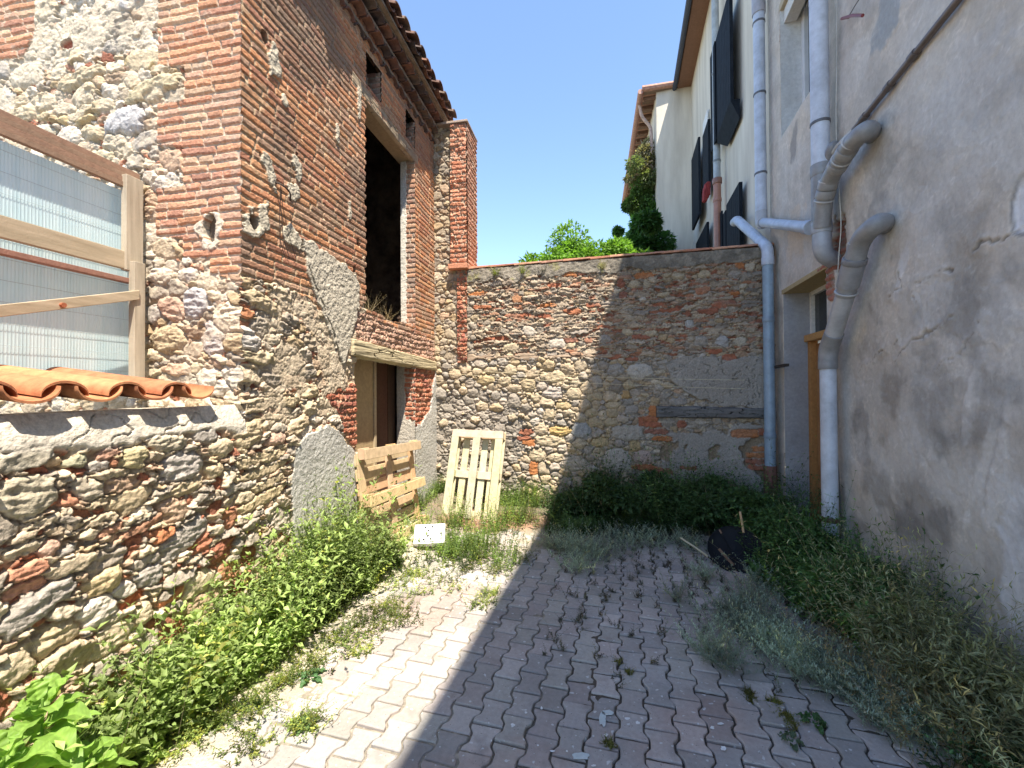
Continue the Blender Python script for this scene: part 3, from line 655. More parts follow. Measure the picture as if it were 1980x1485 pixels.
for (px, py, rx, ry) in [(1092, 530, 34, 6), (1126, 528, 16, 6), (1245, 533, 20, 6), (1430, 513, 11, 6), (1201, 548, 7, 9), (1204, 570, 9, 7), (1104, 603, 19, 6), (1072, 552, 14, 4), (1000, 578, 10, 8), (1358, 562, 16, 8), (1390, 590, 16, 6), (1370, 602, 22, 6), (1408, 584, 18, 5), (1420, 568, 12, 4), (960, 655, 26, 4), (1102, 658, 12, 5), (1138, 658, 8, 6), (1190, 690, 16, 5), (1222, 694, 14, 4), (1255, 809, 18, 6), (1260, 820, 22, 6), (1268, 834, 26, 6), (1280, 848, 20, 5), (1262, 795, 8, 12), (1240, 815, 6, 10), (1250, 904, 30, 6), (1280, 912, 20, 6), (1318, 820, 10, 8), (1440, 838, 26, 8), (1410, 690, 14, 6), (1380, 680, 16, 6), (1462, 880, 18, 5), (1460, 892, 18, 5), (1464, 904, 18, 5), (1470, 868, 14, 5), (1480, 835, 18, 7), (1018, 835, 14, 7), (1022, 855, 14, 8), (1016, 848, 16, 5), (1032, 905, 10, 14), (1000, 610, 30, 4), (930, 594, 24, 4), (1052, 612, 14, 4), (925, 568, 20, 4), (1062, 590, 18, 4), (1150, 590, 16, 5), (1295, 600, 24, 4), (1240, 652, 18, 5), (1330, 905, 16, 4)]:
    k = (px * 7 + py * 3) % 5
    rb(px, py, rx, ry, [(.42, .18, .12), (.37, .17, .12), (.46, .21, .13), (.34, .18, .14), (.52, .24, .12)][k], .026 + .004 * (k % 3))
p1 = PD.poly([(1285, 700), (1330, 690), (1500, 690), (1500, 790), (1400, 785), (1345, 770), (1300, 740)])
p2 = PD.poly([(1295, 835), (1330, 838), (1400, 830), (1445, 815), (1500, 830), (1500, 1050), (1260, 1050), (1290, 925), (1275, 880)])
p3 = PD.poly([(838, 770), (930, 760), (1000, 790), (1015, 830), (1010, 960), (838, 960)])
uZ = (V > zb)
def style_D(u, v, rs):
    px_cob = v < zb
    if inpoly(np.array([u]), np.array([v]), p3)[0] and rs.rand() < .8: return (.55 + .5 * rs.rand(), 1.6, .5, 'grey', .026, .6, 2.3)
    if not px_cob:
        r = rs.rand()
        if u < .62: return (.85, 1.35, .5, 'field', .032, .6, 2.4)
        if r < .42: return (1.2, 4.2, .07, 'slate', .036, .3, 4.0)
        if r < .58: return (.7, 3.6, .06, 'red', .022, .25, 5.0)
        if r < .80: return (.65, 1.7, .2, 'field', .03, .7, 2.4)
        return (.5, 2.6, .12, 'slate', .032, .4, 3.0)
    if u < 2.75: return (1.0, 1.3, .35, 'cobble', .048, .8, 2.3)
    r = rs.rand()
    return (.7, 1.9, .2, 'grey' if r < .5 else 'field', .024, .5, 2.6)
lst = pack(RD, lambda U_, V_: (V_ < np.minimum(np.where(U_ < .30, 9, ztop(U_) - .14), 9)) & ~inpoly(U_, V_, p1) & ~inpoly(U_, V_, p2), style_D, RDg, 14, cell=.012, sizes=[(0.085, 300), (0.065, 700), (0.05, 1600), (0.036, 3000), (0.025, 4500), (0.017, 5000)], fillmax=.16)
H, C, ins, sid = stones(RD, lst, 7, 0.014, grow=1.06, mcol=(.33, .275, .21), mrough=2.0, base=-.012)
RD.put(np.ones_like(ins, bool), H, C)
sl_ = ss(.15, .5, fbm(U, V, 3.4, 4, 440)) * .5 * ss(zb - .2, zb + .2, V)
Hm = .018 + .005 * fbm(U, V, 10, 4, 443); Cm = np.array((.45, .40, .33)) * (1 + .10 * fbm(U, V, 8, 5, 446))[..., None]
RD.H = RD.H * (1 - .6 * sl_) + Hm * .6 * sl_; RD.C = RD.C * (1 - .6 * sl_[..., None]) + Cm * .6 * sl_[..., None]
wU = U + .03 * fbm(U, V, 5, 4, 450); wV = V + .03 * fbm(U, V, 5, 4, 453)
Hg, Cg = render_coat(RD, 455, (.42, .405, .38), .034, .12, 1.6)
vor = np.abs(fbm(U, V, 5, 3, 457)); Hg = Hg - .014 * (vor < .022) * inpoly(wU, wV, p1)
Cg = np.where((vor < .02)[..., None] & inpoly(wU, wV, p1)[..., None], Cg * .6, Cg)
mk = ss(-.32, -.16, fbm(U, V, 3.2, 4, 459)) * inpoly(wU, wV, p2); mk = np.maximum(mk, inpoly(wU, wV, p1)); mk = np.maximum(mk, 0) * (1 - .85 * (RD.C[..., 0] > RD.C[..., 2] * 2.3)); RD.H = RD.H * (1 - mk) + (Hg - .008) * mk; RD.C = RD.C * (1 - mk[..., None]) + Cg * mk[..., None]
# rough grey band under the coping, with lichen
zt = ztop(U)
band = (V > zt - .17 - .05 * fbm(U, V, 4, 3, 460) + .06 * ss(2.6, 3.2, U) * 0) & (U > .30)
Hg, Cg = render_coat(RD, 462, (.36, .34, .30), .030, .25, 2.4)
dk = ss(.0, .5, fbm(U, V, 6, 4, 464) + .3 * ss(1.6, 3, U)); Cg = Cg * (1 - .5 * dk[..., None]) + np.array((.12, .115, .105)) * .5 * dk[..., None]
yl = ss(.3, .55, fbm(U, V, 5, 4, 466)) * (U < 2.4); Cg = Cg * (1 - .5 * yl[..., None]) + np.array((.36, .36, .14)) * .5 * yl[..., None]
RD.put(band, Hg, Cg)
RD.hole |= (U > .30) & (V > zt)
# patchy darkening of the colour towards the top right
gr = ss(1.7, 2.8, U) * ss(zb + .1, zb + .9, V) * (.5 + .5 * fbm(U, V, 2, 3, 470))
RD.C = RD.C * (1 - .35 * np.clip(gr, 0, 1)[..., None])
bw = empty('rubble_wall', (XA, YB, 0))
tag(bw, 'tall stone and brick rubble wall closing the end of the yard', 'stone wall')
RD.C = warm(RD.C, 1.12, .76); RD.mesh('wall', M['masonry'], bw)
# ------------------------------------------------------------------ barn details
def wood_relief(pl, u0, u1, v0, v1, col, seed, H0=.03, name='lintel', parent=None, taper=0.0, slope=0.0, d=.006, crack=True, rag=.006):
    Rf = Relief(pl, u0, u1, v0, v1, d, d)
    U, V = Rf.U, Rf.V
    vm = (v0 + v1) / 2 + slope * (U - (u0 + u1) / 2); hv = (v1 - v0) / 2 * (1 - taper * (U - u0) / (u1 - u0)) - abs(slope) * (u1 - u0) / 2
    e = hv - np.abs(V - vm) + rag * fbm(U, V * .3, 4, 3, seed)
    eu = np.minimum(U - u0, u1 - U)
    t = np.clip(np.minimum(e, eu) / .018, 0, 1); t = np.sqrt(t * (2 - t))
    st = fbm(U * 1.5, V * 26, 1.3, 4, seed + 1); st2 = fbm(U * 3, V * 60, 1.0, 3, seed + 4)
    H = H0 * t + (.003 * st + .0015 * st2) * t - .02 * (1 - t)
    C = np.array(col) * (1 + .25 * st + .2 * st2 + .1 * fbm(U, V, 5, 3, seed + 6))[..., None]
    if crack:
        cr = np.abs(fbm(U * .8, V * 3.5, 2.2, 3, seed + 9)); H = H - .012 * (cr < .025); C = np.where((cr < .025)[..., None], C * .35, C)
    Rf.H = H.astype(np.float32); Rf.C = C.astype(np.float32); Rf.hole = e < -.012
    return Rf.mesh(name, M['wood'], parent)
ul0, ul1 = PA.uv(673, 660)[0], PA.uv(838, 700)[0]
wood_relief(PA, ul0, ul1, 1.89, 2.14, (.50, .42, .27), 501, .055, 'lintel', barn, .12, -.035, .005)
# soffit of the door lintel
mb = MB(); mb.box((XA - .22, YC + uD0 - .05, zD - .005), (.25, 0, 0), (0, uD1 - uD0 + .1, 0), (0, 0, .10), (.30, .22, .13)); mb.build('lintel_soffit', M['wood'], barn)
# jambs: door and big opening, lit faces looking back at the camera
def jamb(Y, x0, x1, z0, z1, kind, seed):
    pl = Plane((XA, Y, 0), (1, 0, 0), (0, -1, 0)); Rf = Relief(pl, x0, x1, z0, z1, .006, .006)
    if kind == 'door':
        Hh, Cc, e = bricks(Rf, seed, .062, .22, .012, .012, RP, wob=.01, rough=3, rag=2)
        Hg, Cg = render_coat(Rf, seed + 3, (.46, .42, .36), .02, .1, 1.5)
        m = (Rf.U < x0 * .45 + .02 * fbm(Rf.U, Rf.V, 8, 3, seed)) | (Rf.V < 1.25 + .05 * fbm(Rf.U, Rf.V, 6, 3, seed + 1))
        Rf.put(np.ones(m.shape, bool), Hh, Cc); Rf.put(m, Hg, Cg)
    else:
        Hh, Cc, e = bricks(Rf, seed, .064, .26, .012, .012, BP, wob=.01)
        Hg, Cg = render_coat(Rf, seed + 3, (.60, .57, .51), .02, .08, 1.2)
        m = (Rf.U < x0 * .55 + .012 * fbm(Rf.U, Rf.V, 14, 3, seed))
        Rf.put(np.ones(m.shape, bool), Hh, Cc); Rf.put(m, Hg, Cg)
    Rf.mesh('jamb', M['masonry'], barn)
jamb(YC + uD1, -.20, .046, -.1, zD + .02, 'door', 601)
jamb(YC + uW1, -.165, .028, zW0 - .05, zW1, 'win', 611)
jamb(YC + uS2[1], -.25, .012, zS[0], zS[1], 'win', 621); jamb(YC + uS1[1], -.25, .012, zS[0], zS[1], 'win', 631)
wood_relief(PA, uW0 - .25, uW1 + .12, zW1 - .015, zW1 + .13, (.33, .26, .18), 641, .022, 'beam', barn, .1, 0, .007)
mb = MB()
mb.box((XA - .20, YC + uW0 - .1, zW1), (.21, 0, 0), (0, uW1 - uW0 + .2, 0), (0, 0, .12), (.34, .26, .17))
mb.build('beam', M['wood'], barn)
mb = MB()                                                     # sills
mb.box((XA - .26, YC + uW0 - .05, zW0 - .16), (.27, 0, 0), (0, uW1 - uW0 + .1, 0), (0, 0, .145), (.42, .30, .22)); mb.build('sill', M['masonry'], barn, .008)
for a, b in (uS1, uS2): mb = MB(); mb.box((XA - .3, YC + a, zS[0] - .06), (.305, 0, 0), (0, b - a, 0), (0, 0, .055), (.35, .24, .18)); mb.build('sill', M['masonry'], barn, .006)
# room behind the openings
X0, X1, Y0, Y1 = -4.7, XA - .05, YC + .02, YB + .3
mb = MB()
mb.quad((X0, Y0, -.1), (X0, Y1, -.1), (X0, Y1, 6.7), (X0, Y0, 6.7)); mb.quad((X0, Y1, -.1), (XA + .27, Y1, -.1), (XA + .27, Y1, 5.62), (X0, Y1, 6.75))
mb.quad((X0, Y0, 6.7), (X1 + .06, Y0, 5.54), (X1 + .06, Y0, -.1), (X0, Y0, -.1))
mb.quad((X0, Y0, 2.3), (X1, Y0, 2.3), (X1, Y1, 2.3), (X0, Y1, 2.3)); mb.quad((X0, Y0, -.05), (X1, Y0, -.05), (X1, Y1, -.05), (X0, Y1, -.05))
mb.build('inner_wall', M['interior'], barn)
# door leaf and its pale post
mb = MB(); y0, y1 = YC + uD0 - .06, YC + uD1 + .02
for i in range(7):
    w = (y1 - y0) / 7; mb.box((XA - .27, y0 + i * w + .002, -.05), (.03 - .004 * (i % 2), 0, 0), (0, w - .005, 0), (0, 0, zD + .06), (.085 + .012 * (i % 3), .052, .034))
door = mb.build('door', M['wood'], barn, .002)
mb = MB(); pa = onX(688, 800, XA - .2); pb_ = onX(720, 800, XA - .2)
mb.box((XA - .24, pa.y - .12, -.05), (.06, 0, 0), (0, pb_.y - pa.y + .10, 0), (0, 0, zD + .05), (.47, .35, .2))
mb.box((XA - .235, pb_.y - .016, -.05), (.07, 0, 0), (0, .05, 0), (0, 0, zD + .05), (.50, .40, .26))
mb.build('door_post', M['wood'], barn, .004)

# roof: corbelled tile courses and barrel tiles over the wall
def half_tile(mb, x0, z0, x1, z1, y, r, up=1, c=(.4, .2, .12), t=.014, seg=8, r2=None):
    """a barrel tile along X between (x0,z0) and (x1,z1), centred on y; up=1 convex"""
    r2 = r2 or r; vs, fs = [], []
    for (x, z, rr) in ((x0, z0, r), (x1, z1, r2)):
        for q in (rr, rr - t):
            for k in range(seg + 1):
                a = math.pi * k / seg; vs.append((x, y + q * math.cos(a), z + up * q * .8 * math.sin(a)))
    n = seg + 1
    for k in range(seg):
        fs += [(k, k + 1, 2 * n + k + 1, 2 * n + k), (n + k + 1, n + k, 3 * n + k, 3 * n + k + 1), (k + 1, k, n + k, n + k + 1), (2 * n + k, 2 * n + k + 1, 3 * n + k + 1, 3 * n + k)]
    fs += [(0, 2 * n, 3 * n, n), (n - 1, 2 * n - 1, 4 * n - 1, 3 * n - 1)]
    mb.add(vs, fs, c)
random.seed(4)
mb = MB(); ys = YC - .05
TC = [(.19, .10, .075), (.14, .08, .06), (.24, .125, .085), (.11, .08, .07), (.17, .12, .09)]
y = ys
while y < YB + .22:
    jz, jx = random.uniform(-.012, .012), random.uniform(-.03, .03)
    for k in range(8):                                        # cover tiles, stepping up the slope
        a, b = k * .36, k * .36 + .42
        half_tile(mb, XA + .30 + jx - a * .94, 5.60 + a * .36 + .035 + jz, XA + .30 + jx - b * .94, 5.60 + b * .36 + .02 + jz, y, .088, 1, random.choice(TC), r2=.074)
    for k in range(8):
        a, b = k * .36, k * .36 + .42
        half_tile(mb, XA + .26 + jx - a * .94, 5.60 + a * .36 + .02, XA + .26 + jx - b * .94, 5.60 + b * .36 + .035, y + .098, .085, -1, random.choice(TC), seg=6)
    y += .196
roof = mb.build('roof', M['tile'], barn, smooth=True)
mb = MB()
for (zz_, pr, n) in ((5.16, .05, 0), (5.30, .11, 1), (5.43, .18, 0)):
    y = ys + .09 * n
    while y < YB + .02:
        half_tile(mb, XA + pr + random.uniform(-.01, .01), zz_, XA - .06, zz_, y, .08, 1, random.choice(TC), seg=6)
        y += .178
    mb.box((XA - .05, ys + .04, zz_ + .072), (pr + .035, 0, 0), (0, YB - ys - .06, 0), (0, 0, .035), (.32, .26, .2))
mb.box((XA - .3, ys + .03, 5.52), (.52, 0, 0), (0, YB + .2 - ys, 0), (0, 0, .03), (.25, .2, .15))
mb.build('eave_corbel', M['tile'], barn, smooth=True)
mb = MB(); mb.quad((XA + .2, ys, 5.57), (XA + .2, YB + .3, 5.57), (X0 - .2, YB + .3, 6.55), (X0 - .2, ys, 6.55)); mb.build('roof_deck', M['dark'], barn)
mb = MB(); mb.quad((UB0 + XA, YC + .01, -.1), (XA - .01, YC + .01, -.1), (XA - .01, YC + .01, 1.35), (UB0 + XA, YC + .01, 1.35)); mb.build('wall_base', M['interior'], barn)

# ------------------------------------------------------------------ brick pillar at the corner
pil = empty('brick_pillar', (XA + .4, YB, 3.2)); tag(pil, 'narrow red brick pillar standing above the rubble wall beside the barn', 'pillar')
ux0, ux1 = PD.uv(874, 400)[0], PD.uv(905, 400)[0]
pl = Plane((XA, YB - .07, 0), (1, 0, 0), (0, -1, 0)); zlow = onY(890, 510, YB).z
Rf = Relief(pl, ux0, ux1, zlow - .05, ZP + .02, .007, .007)
Hh, Cc, e = bricks(Rf, 701, .066, .30, .012, .016, [(.54, .24, .15), (.48, .19, .11), (.58, .28, .18), (.50, .22, .13)], wob=.008, rough=4, rag=2, mcol=(.52, .40, .30))
er = .02 * ss(.1, .5, fbm(Rf.U, Rf.V, 4, 3, 702)); Rf.put(np.ones(e.shape, bool), Hh - er, Cc); Rf.mesh('front_face', M['masonry'], pil)
pl2 = Plane((XA + ux1, YB - .07, 0), (0, 1, 0), (1, 0, 0)); Rf2 = Relief(pl2, 0, .50, zlow - .1, ZP + .02, .009, .007)
Hh, Cc, e = bricks(Rf2, 711, .066, .30, .012, .016, [(.50, .25, .17), (.46, .22, .14), (.54, .30, .21)], wob=.008, rough=2, mcol=(.50, .40, .31)); Rf2.put(np.ones(e.shape, bool), Hh, Cc)
Rf2.mesh('side_face', M['masonry'], pil)
mb = MB(); mb.box((XA - .02, YB - .10, ZP - .012), (ux1 + .045, 0, 0), (0, .54, 0), (0, 0, .035), (.40, .31, .25)); mb.box((XA - .02, YB + .01, 3.0), (ux1 + .005, 0, 0), (0, .4, 0), (0, 0, ZP - 3.02), (.4, .3, .24))
mb.box((XA + ux0 - .02, YB - .13, zlow - .10), (ux1 - ux0 + .04, 0, 0), (0, .14, 0), (0, 0, .07), (.52, .24, .15))
mb.build('cap', M['masonry'], pil, .006)
# eroded brick toothing running down under the pillar
Rf = Relief(Plane((XA, YB - .035, 0), (1, 0, 0), (0, -1, 0)), PD.uv(886, 600)[0], PD.uv(905, 600)[0], 2.02, zlow - .08, .007, .007)
Hh, Cc, e = bricks(Rf, 721, .066, .16, .012, .016, RP, wob=.01, rough=6, rag=3, mcol=(.46, .30, .2)); Rf.put(np.ones(e.shape, bool), Hh + .02 * fbm(Rf.U, Rf.V, 6, 3, 722), Cc); Rf.mesh('toothing', M['masonry'], pil)

# ------------------------------------------------------------------ back wall: body, coping, old timbers
mb = MB(); a = ztop(.3); b = ztop(UD1)
vs = [(XA + .3, YB + .02, -.1), (XA + UD1, YB + .02, -.1), (XA + UD1, YB + .02, float(b) - .01), (XA + .3, YB + .02, float(a) - .01)]
mb.add(vs + [(x, y + .38, z) for x, y, z in vs], [(4, 5, 6, 7)[::-1], (3, 2, 6, 7), (0, 3, 7, 4), (1, 5, 6, 2)], (.4, .36, .3)); mb.build('wall_core', M['masonry'], bw)
random.seed(9); mb = MB(); u = ux1 + .01; sl = float((b - a) / (UD1 - .3))
i = 0
while u < UD1:
    w = random.uniform(.27, .36); z = float(ztop(u)) + .004 + random.uniform(0, .008); c = [(.50, .25, .16), (.44, .20, .13), (.54, .30, .2), (.40, .22, .16)][i % 4]
    d = .036 + random.uniform(-.01, .012)
    mb.box((XA + u, YB - d, z), (w + .03, 0, (sl + .035) * w), (0, .46, .0), (-.004, 0, .022), c); u += w; i += 1
    mb.box((XA + u - w, YB - .01, z + .02), (w, 0, sl * w), (0, .42, .02), (0, 0, .02), c)
mb.build('coping', M['tile'], bw, .003)
ua, ub = PD.uv(903, 690)[0], PD.uv(1215, 690)[0]; zc = PD.uv(1050, 690)[1]
wood_relief(Plane((XA, YB - .012, 0), (1, 0, 0), (0, -1, 0)), ua, ub, zc - .06, zc + .06, (.34, .255, .185), 731, .016, 'timber', bw, .5, -.01, .007, rag=.045)
ua, ub = PD.uv(1268, 798)[0], PD.uv(1482, 795)[0]; zc = PD.uv(1370, 797)[1]
wood_relief(Plane((XA, YB - .015, 0), (1, 0, 0), (0, -1, 0)), ua, ub, zc - .085, zc + .08, (.15, .145, .14), 741, .045, 'timber', bw, .1, -.01, .006)
mb = MB()
for (p, q) in (((866, 714), (1440, 735)), ((866, 722), (1440, 752))):
    A, B = onY(*p, YB - .07), onY(*q, YB - .07); mb.tube([A.lerp(B, t / 8) - Vector((0, 0, .03 * math.sin(math.pi * t / 8))) for t in range(9)], .0022, 5, (.7, .6, .4))
o = mb.build('string', M['wood'], None); tag(o, 'two thin pale strings stretched across the rubble wall', 'string')

# ------------------------------------------------------------------ low wall, coping tiles
lw = empty('boundary_wall', (XA - .3, YC - 1, 0)); tag(lw, 'low rubble wall at the left with an orange tile coping', 'stone wall')
lowwall.mesh('wall', M['masonry'], lw)
mb = MB(); mb.box((XA - .75, YC + LW0, 1.0), (.70, 0, 0), (0, -LW0 - .02, 0), (0, 0, .535), (.5, .44, .35)); mb.box((XA - .75, YC + LW0, -.1), (.74, 0, 0), (0, .03, 0), (0, 0, 1.6), (.5, .44, .35)); mb.build('wall_core', M['masonry'], lw)
mb = MB(); OC = [(.43, .17, .08), (.48, .21, .10), (.38, .15, .075)]
ypk = onX(142, 735, XA + .08).y; k0_ = -6; pitch = .243
def wavetile(mb, yc, x0, z0, x1, z1, c, r=.082, t=.011, up=1):
    vs, fs = [], []; seg = 14
    for (x, z, s) in ((x0, z0, 1.0), (x1, z1, .9)):
        for q in (0, -t):
            for k in range(seg + 1):
                a = -math.pi * .5 + math.pi * k / seg
                yy = math.sin(a) * (r * s) * 1.02; hh = math.cos(a) * r * .70
                vs.append((x, yc + yy, z + up * hh + q))
    n = seg + 1
    for k in range(seg):
        fs += [(k, k + 1, 2 * n + k + 1, 2 * n + k), (n + k + 1, n + k, 3 * n + k, 3 * n + k + 1), (k + 1, k, n + k, n + k + 1), (2 * n + k, 2 * n + k + 1, 3 * n + k + 1, 3 * n + k)]
    fs += [(0, 2 * n, 3 * n, n), (n - 1, 2 * n - 1, 4 * n - 1, 3 * n - 1)]
    mb.add(vs, fs, c)
for k in range(-6, 3):
    yk = ypk + k * pitch; c = OC[k % 3]
    if yk > YC - .2: continue
    dx = random.uniform(-.006, .006)
    wavetile(mb, yk, XA + .045 + dx, 1.638, XA - .78, 1.735, c)                       # cover
    wavetile(mb, yk + pitch * .5, XA + .062 + dx, 1.672, XA - .78, 1.76, OC[(k + 1) % 3], r=.088, up=-1)   # channel
mb.build('coping_tiles', M['tile'], lw, smooth=True)
for i in range(len(M['tile'].node_tree.nodes)): pass

# ------------------------------------------------------------------ lean-to with corrugated translucent sheets behind the low wall
shed = empty('lean_to', (-3.1, YC - .6, 1.6)); tag(shed, 'timber framed lean-to with pale blue corrugated translucent sheets behind the low wall', 'lean-to')
XP = onY(262, 600, YC - .06).x
m, n, l, b = nt('translucent_sheet'); b.inputs['Base Color'].default_value = (.62, .74, .76, 1); b.inputs['Roughness'].default_value = .35
tr = n.new('ShaderNodeBsdfTranslucent'); tr.inputs['Color'].default_value = (.72, .86, .88, 1); mx = n.new('ShaderNodeMixShader'); mx.inputs[0].default_value = .35
l.new(b.outputs[0], mx.inputs[1]); l.new(tr.outputs[0], mx.inputs[2]); l.new(mx.outputs[0], n['Material Output'].inputs['Surface'])
tcn = n.new('ShaderNodeTexCoord'); nzn = node(n, 'ShaderNodeTexNoise', Scale=2.5, Detail=5.0); mpn = n.new('ShaderNodeMapping'); mpn.inputs['Scale'].default_value = (1, 9, 1)
l.new(tcn.outputs['Object'], mpn.inputs[0]); l.new(mpn.outputs[0], nzn.inputs['Vector'])
crn = n.new('ShaderNodeValToRGB'); crn.color_ramp.elements[0].color = (.56, .74, .79, 1); crn.color_ramp.elements[1].color = (.70, .85, .89, 1); crn.color_ramp.elements[0].position = .35; crn.color_ramp.elements[1].position = .6
l.new(nzn.outputs[0], crn.inputs[0]); l.new(crn.outputs[0], b.inputs['Base Color'])
M['sheet'] = m
M['white_wash'] = mat_noise('white_wash', (.6, .6, .58), (.7, .7, .68), 3, .9)
M['mesh_wire'] = mat_noise('mesh_wire', (.3, .36, .38), (.4, .46, .48), 5, .7, bump=None)
ysh0 = -.4
def sheet(z0, z1):
    pit = .0155; nu_ = int((YC - .07 - ysh0) / pit * 6); yy = np.linspace(ysh0, YC - .07, nu_); ph = (yy / pit) % 1
    xx = XP - .03 + .0022 * np.where(ph < .22, np.sin(ph / .22 * np.pi), 0) * 1.2
    zs_ = np.linspace(z0, z1, 12); vs = np.stack([np.tile(xx, 12) + .004 * np.sin(np.repeat(zs_, nu_) * 3), np.tile(yy, 12), np.repeat(zs_, nu_)], -1)
    idx = np.arange(12 * nu_).reshape(12, nu_); q = np.stack([idx[:-1, :-1], idx[:-1, 1:], idx[1:, 1:], idx[1:, :-1]], -1).reshape(-1, 4)
    return np_mesh('corrugated_sheet', vs, q, M['sheet'], None, True, shed)
def zX(px, py, X=None): return onX(px, py, X or XP)
zt1 = zX(200, 347).z; zr1 = zX(200, 490).z; zr2 = zX(150, 580).z
sheet(1.66, zX(250, 520).z + .0); sheet(zX(250, 520).z + .005, zX(245, 375).z + .02)
mb = MB()
for z in np.arange(1.78, 3.2, .115): mb.tube([(XP - .021, ysh0, z), (XP - .021, YC - .08, z)], .0009, 4)
mb.build('wire_mesh', M['mesh_wire'], shed)
mb = MB(); pz = zX(245, 362).z; WB = (.28, .17, .12)
for k in range(4):
    mb.box((XP - .01 + .006 * k, ysh0, pz + .035 * (1 - k) + .05), (.03, 0, 0), (0, YC - .05 - ysh0, 0), (0, 0, .033), (.30 - .02 * (k % 2), .19, .135))
mb.build('top_rail', M['wood'], shed, .002)
M['pale_wood'] = mat_noise('pale_timber', (.34, .28, .19), (.52, .43, .31), 3.5, .8, bump=((60, .002, 4),), stretch=(6, .6, 6))
M['pale_wood_v'] = mat_noise('pale_upright', (.34, .29, .22), (.52, .45, .35), 3.5, .8, bump=((60, .002, 4),), stretch=(6, 6, .6))
p0, p1_, = onX(243, 500, XP + .06), onX(276, 500, XP + .06)
mb = MB(); mb.box((XP + .02, p0.y, zX(260, 530).z), (.045, 0, 0), (0, p1_.y - p0.y, 0), (0, 0, pz + .06 - zX(260, 530).z)); mb.build('post', M['pale_wood_v'], shed, .003)
p0, p1_, = onX(259, 600, XP + .1), onX(280, 600, XP + .1)
mb = MB(); mb.box((XP + .055, p0.y, 1.60), (.05, 0, 0), (0, p1_.y - p0.y, 0), (0, 0, zX(260, 530).z + .06 - 1.60)); mb.build('post', M['pale_wood_v'], shed, .003)
za, zb_ = zX(244, 520, XP + .05).z, zX(244, 486, XP + .05).z
mb = MB(); mb.box((XP + .015, ysh0, za), (.035, 0, 0), (0, onX(243, 500, XP).y - ysh0, 0), (0, 0, zb_ - za)); mb.build('rail', M['pale_wood'], shed, .003)
zc_ = zX(258, 549, XP + .05).z; mb = MB(); mb.box((XP + .01, ysh0, zc_), (.05, 0, 0), (0, onX(258, 550, XP).y - ysh0, 0), (0, 0, .03), (.30, .16, .12)); mb.build('rail', M['wood'], shed, .002)
A, B = onX(2, 601, XP + .08), onX(262, 571, XP + .08); dv = (A - B) * 1.9
mb = MB(); mb.box(B + Vector((0, 0, -.03)), (.035, 0, 0), dv, (0, 0, .062)); mb.build('brace', M['pale_wood'], shed, .003)
A = onX(121, 590, XP + .12); mb = MB(); mb.tube([A - Vector((.01, 0, 0)), A + Vector((.012, 0, 0))], .014, 8, (.35, .12, .06)); mb.build('bolt', M['wood'], shed)
mb = MB(); mb.quad((-4.5, ysh0, 0), (-4.5, YC, 0), (-4.5, YC, 3.1), (-4.5, ysh0, 3.1)); mb.build('back_wall', M['white_wash'], shed)
# ------------------------------------------------------------------ rendered house on the right
A4 = R(4.0)
EU = Vector((math.sin(A4), math.cos(A4), 0)); EN = Vector((-math.cos(A4), math.sin(A4), 0))
EO = Vector((2.19, 5.66, 0)); PE = Plane(EO, EU, EN)
def onE(px, py, h=0.0): return onP(px, py, EO + EN * h, EN)
UE1 = .225
RE = Relief(PE, -4.3, UE1, -.12, 6.9, 0.0105, 0.0105)
U, V = RE.U, RE.V
n1 = fbm(U, V, .9, 5, 801); n2 = fbm(U, V, 3.1, 4, 805); n3 = fbm(U * 2.2, V * .5, 2.6, 4, 809)     # last: vertical streaks
H = .008 * fbm(U, V, 1.2, 3, 811) + .0035 * n2 + .002 * fbm(U, V, 16, 4, 813) + .0012 * fbm(U, V, 45, 2, 817)
C = np.array((.47, .44, .405)) * (1 + .10 * n1 + .07 * n2 + .06 * n3)[..., None]
C = C * (1 + .13 * fbm(U, V, 6.5, 5, 819) + .10 * (ridge(U + .1 * n2, V, 3.5, 4, 823) - .5))[..., None]
def mixc(m, col, k):
    global C
    m = np.clip(m, 0, 1)[..., None] * k; C = C * (1 - m) + np.array(col) * m
mixc(ss(-.1, .5, n1), (.50, .44, .37), .55)                                   # warm, cream parts
mixc(ss(.1, .6, fbm(U, V, 1.6, 5, 821)), (.38, .37, .355), .55)               # cool grey parts
low = ss(2.6, 1.5, V + .5 * fbm(U, V, 1.2, 4, 825)) * ss(-.9, -1.5, U)
mixc(low, (.36, .34, .32), .55)
mixc(ss(.15, .5, fbm(U, V, 2.2, 5, 829)) * low, (.45, .43, .40), .7)
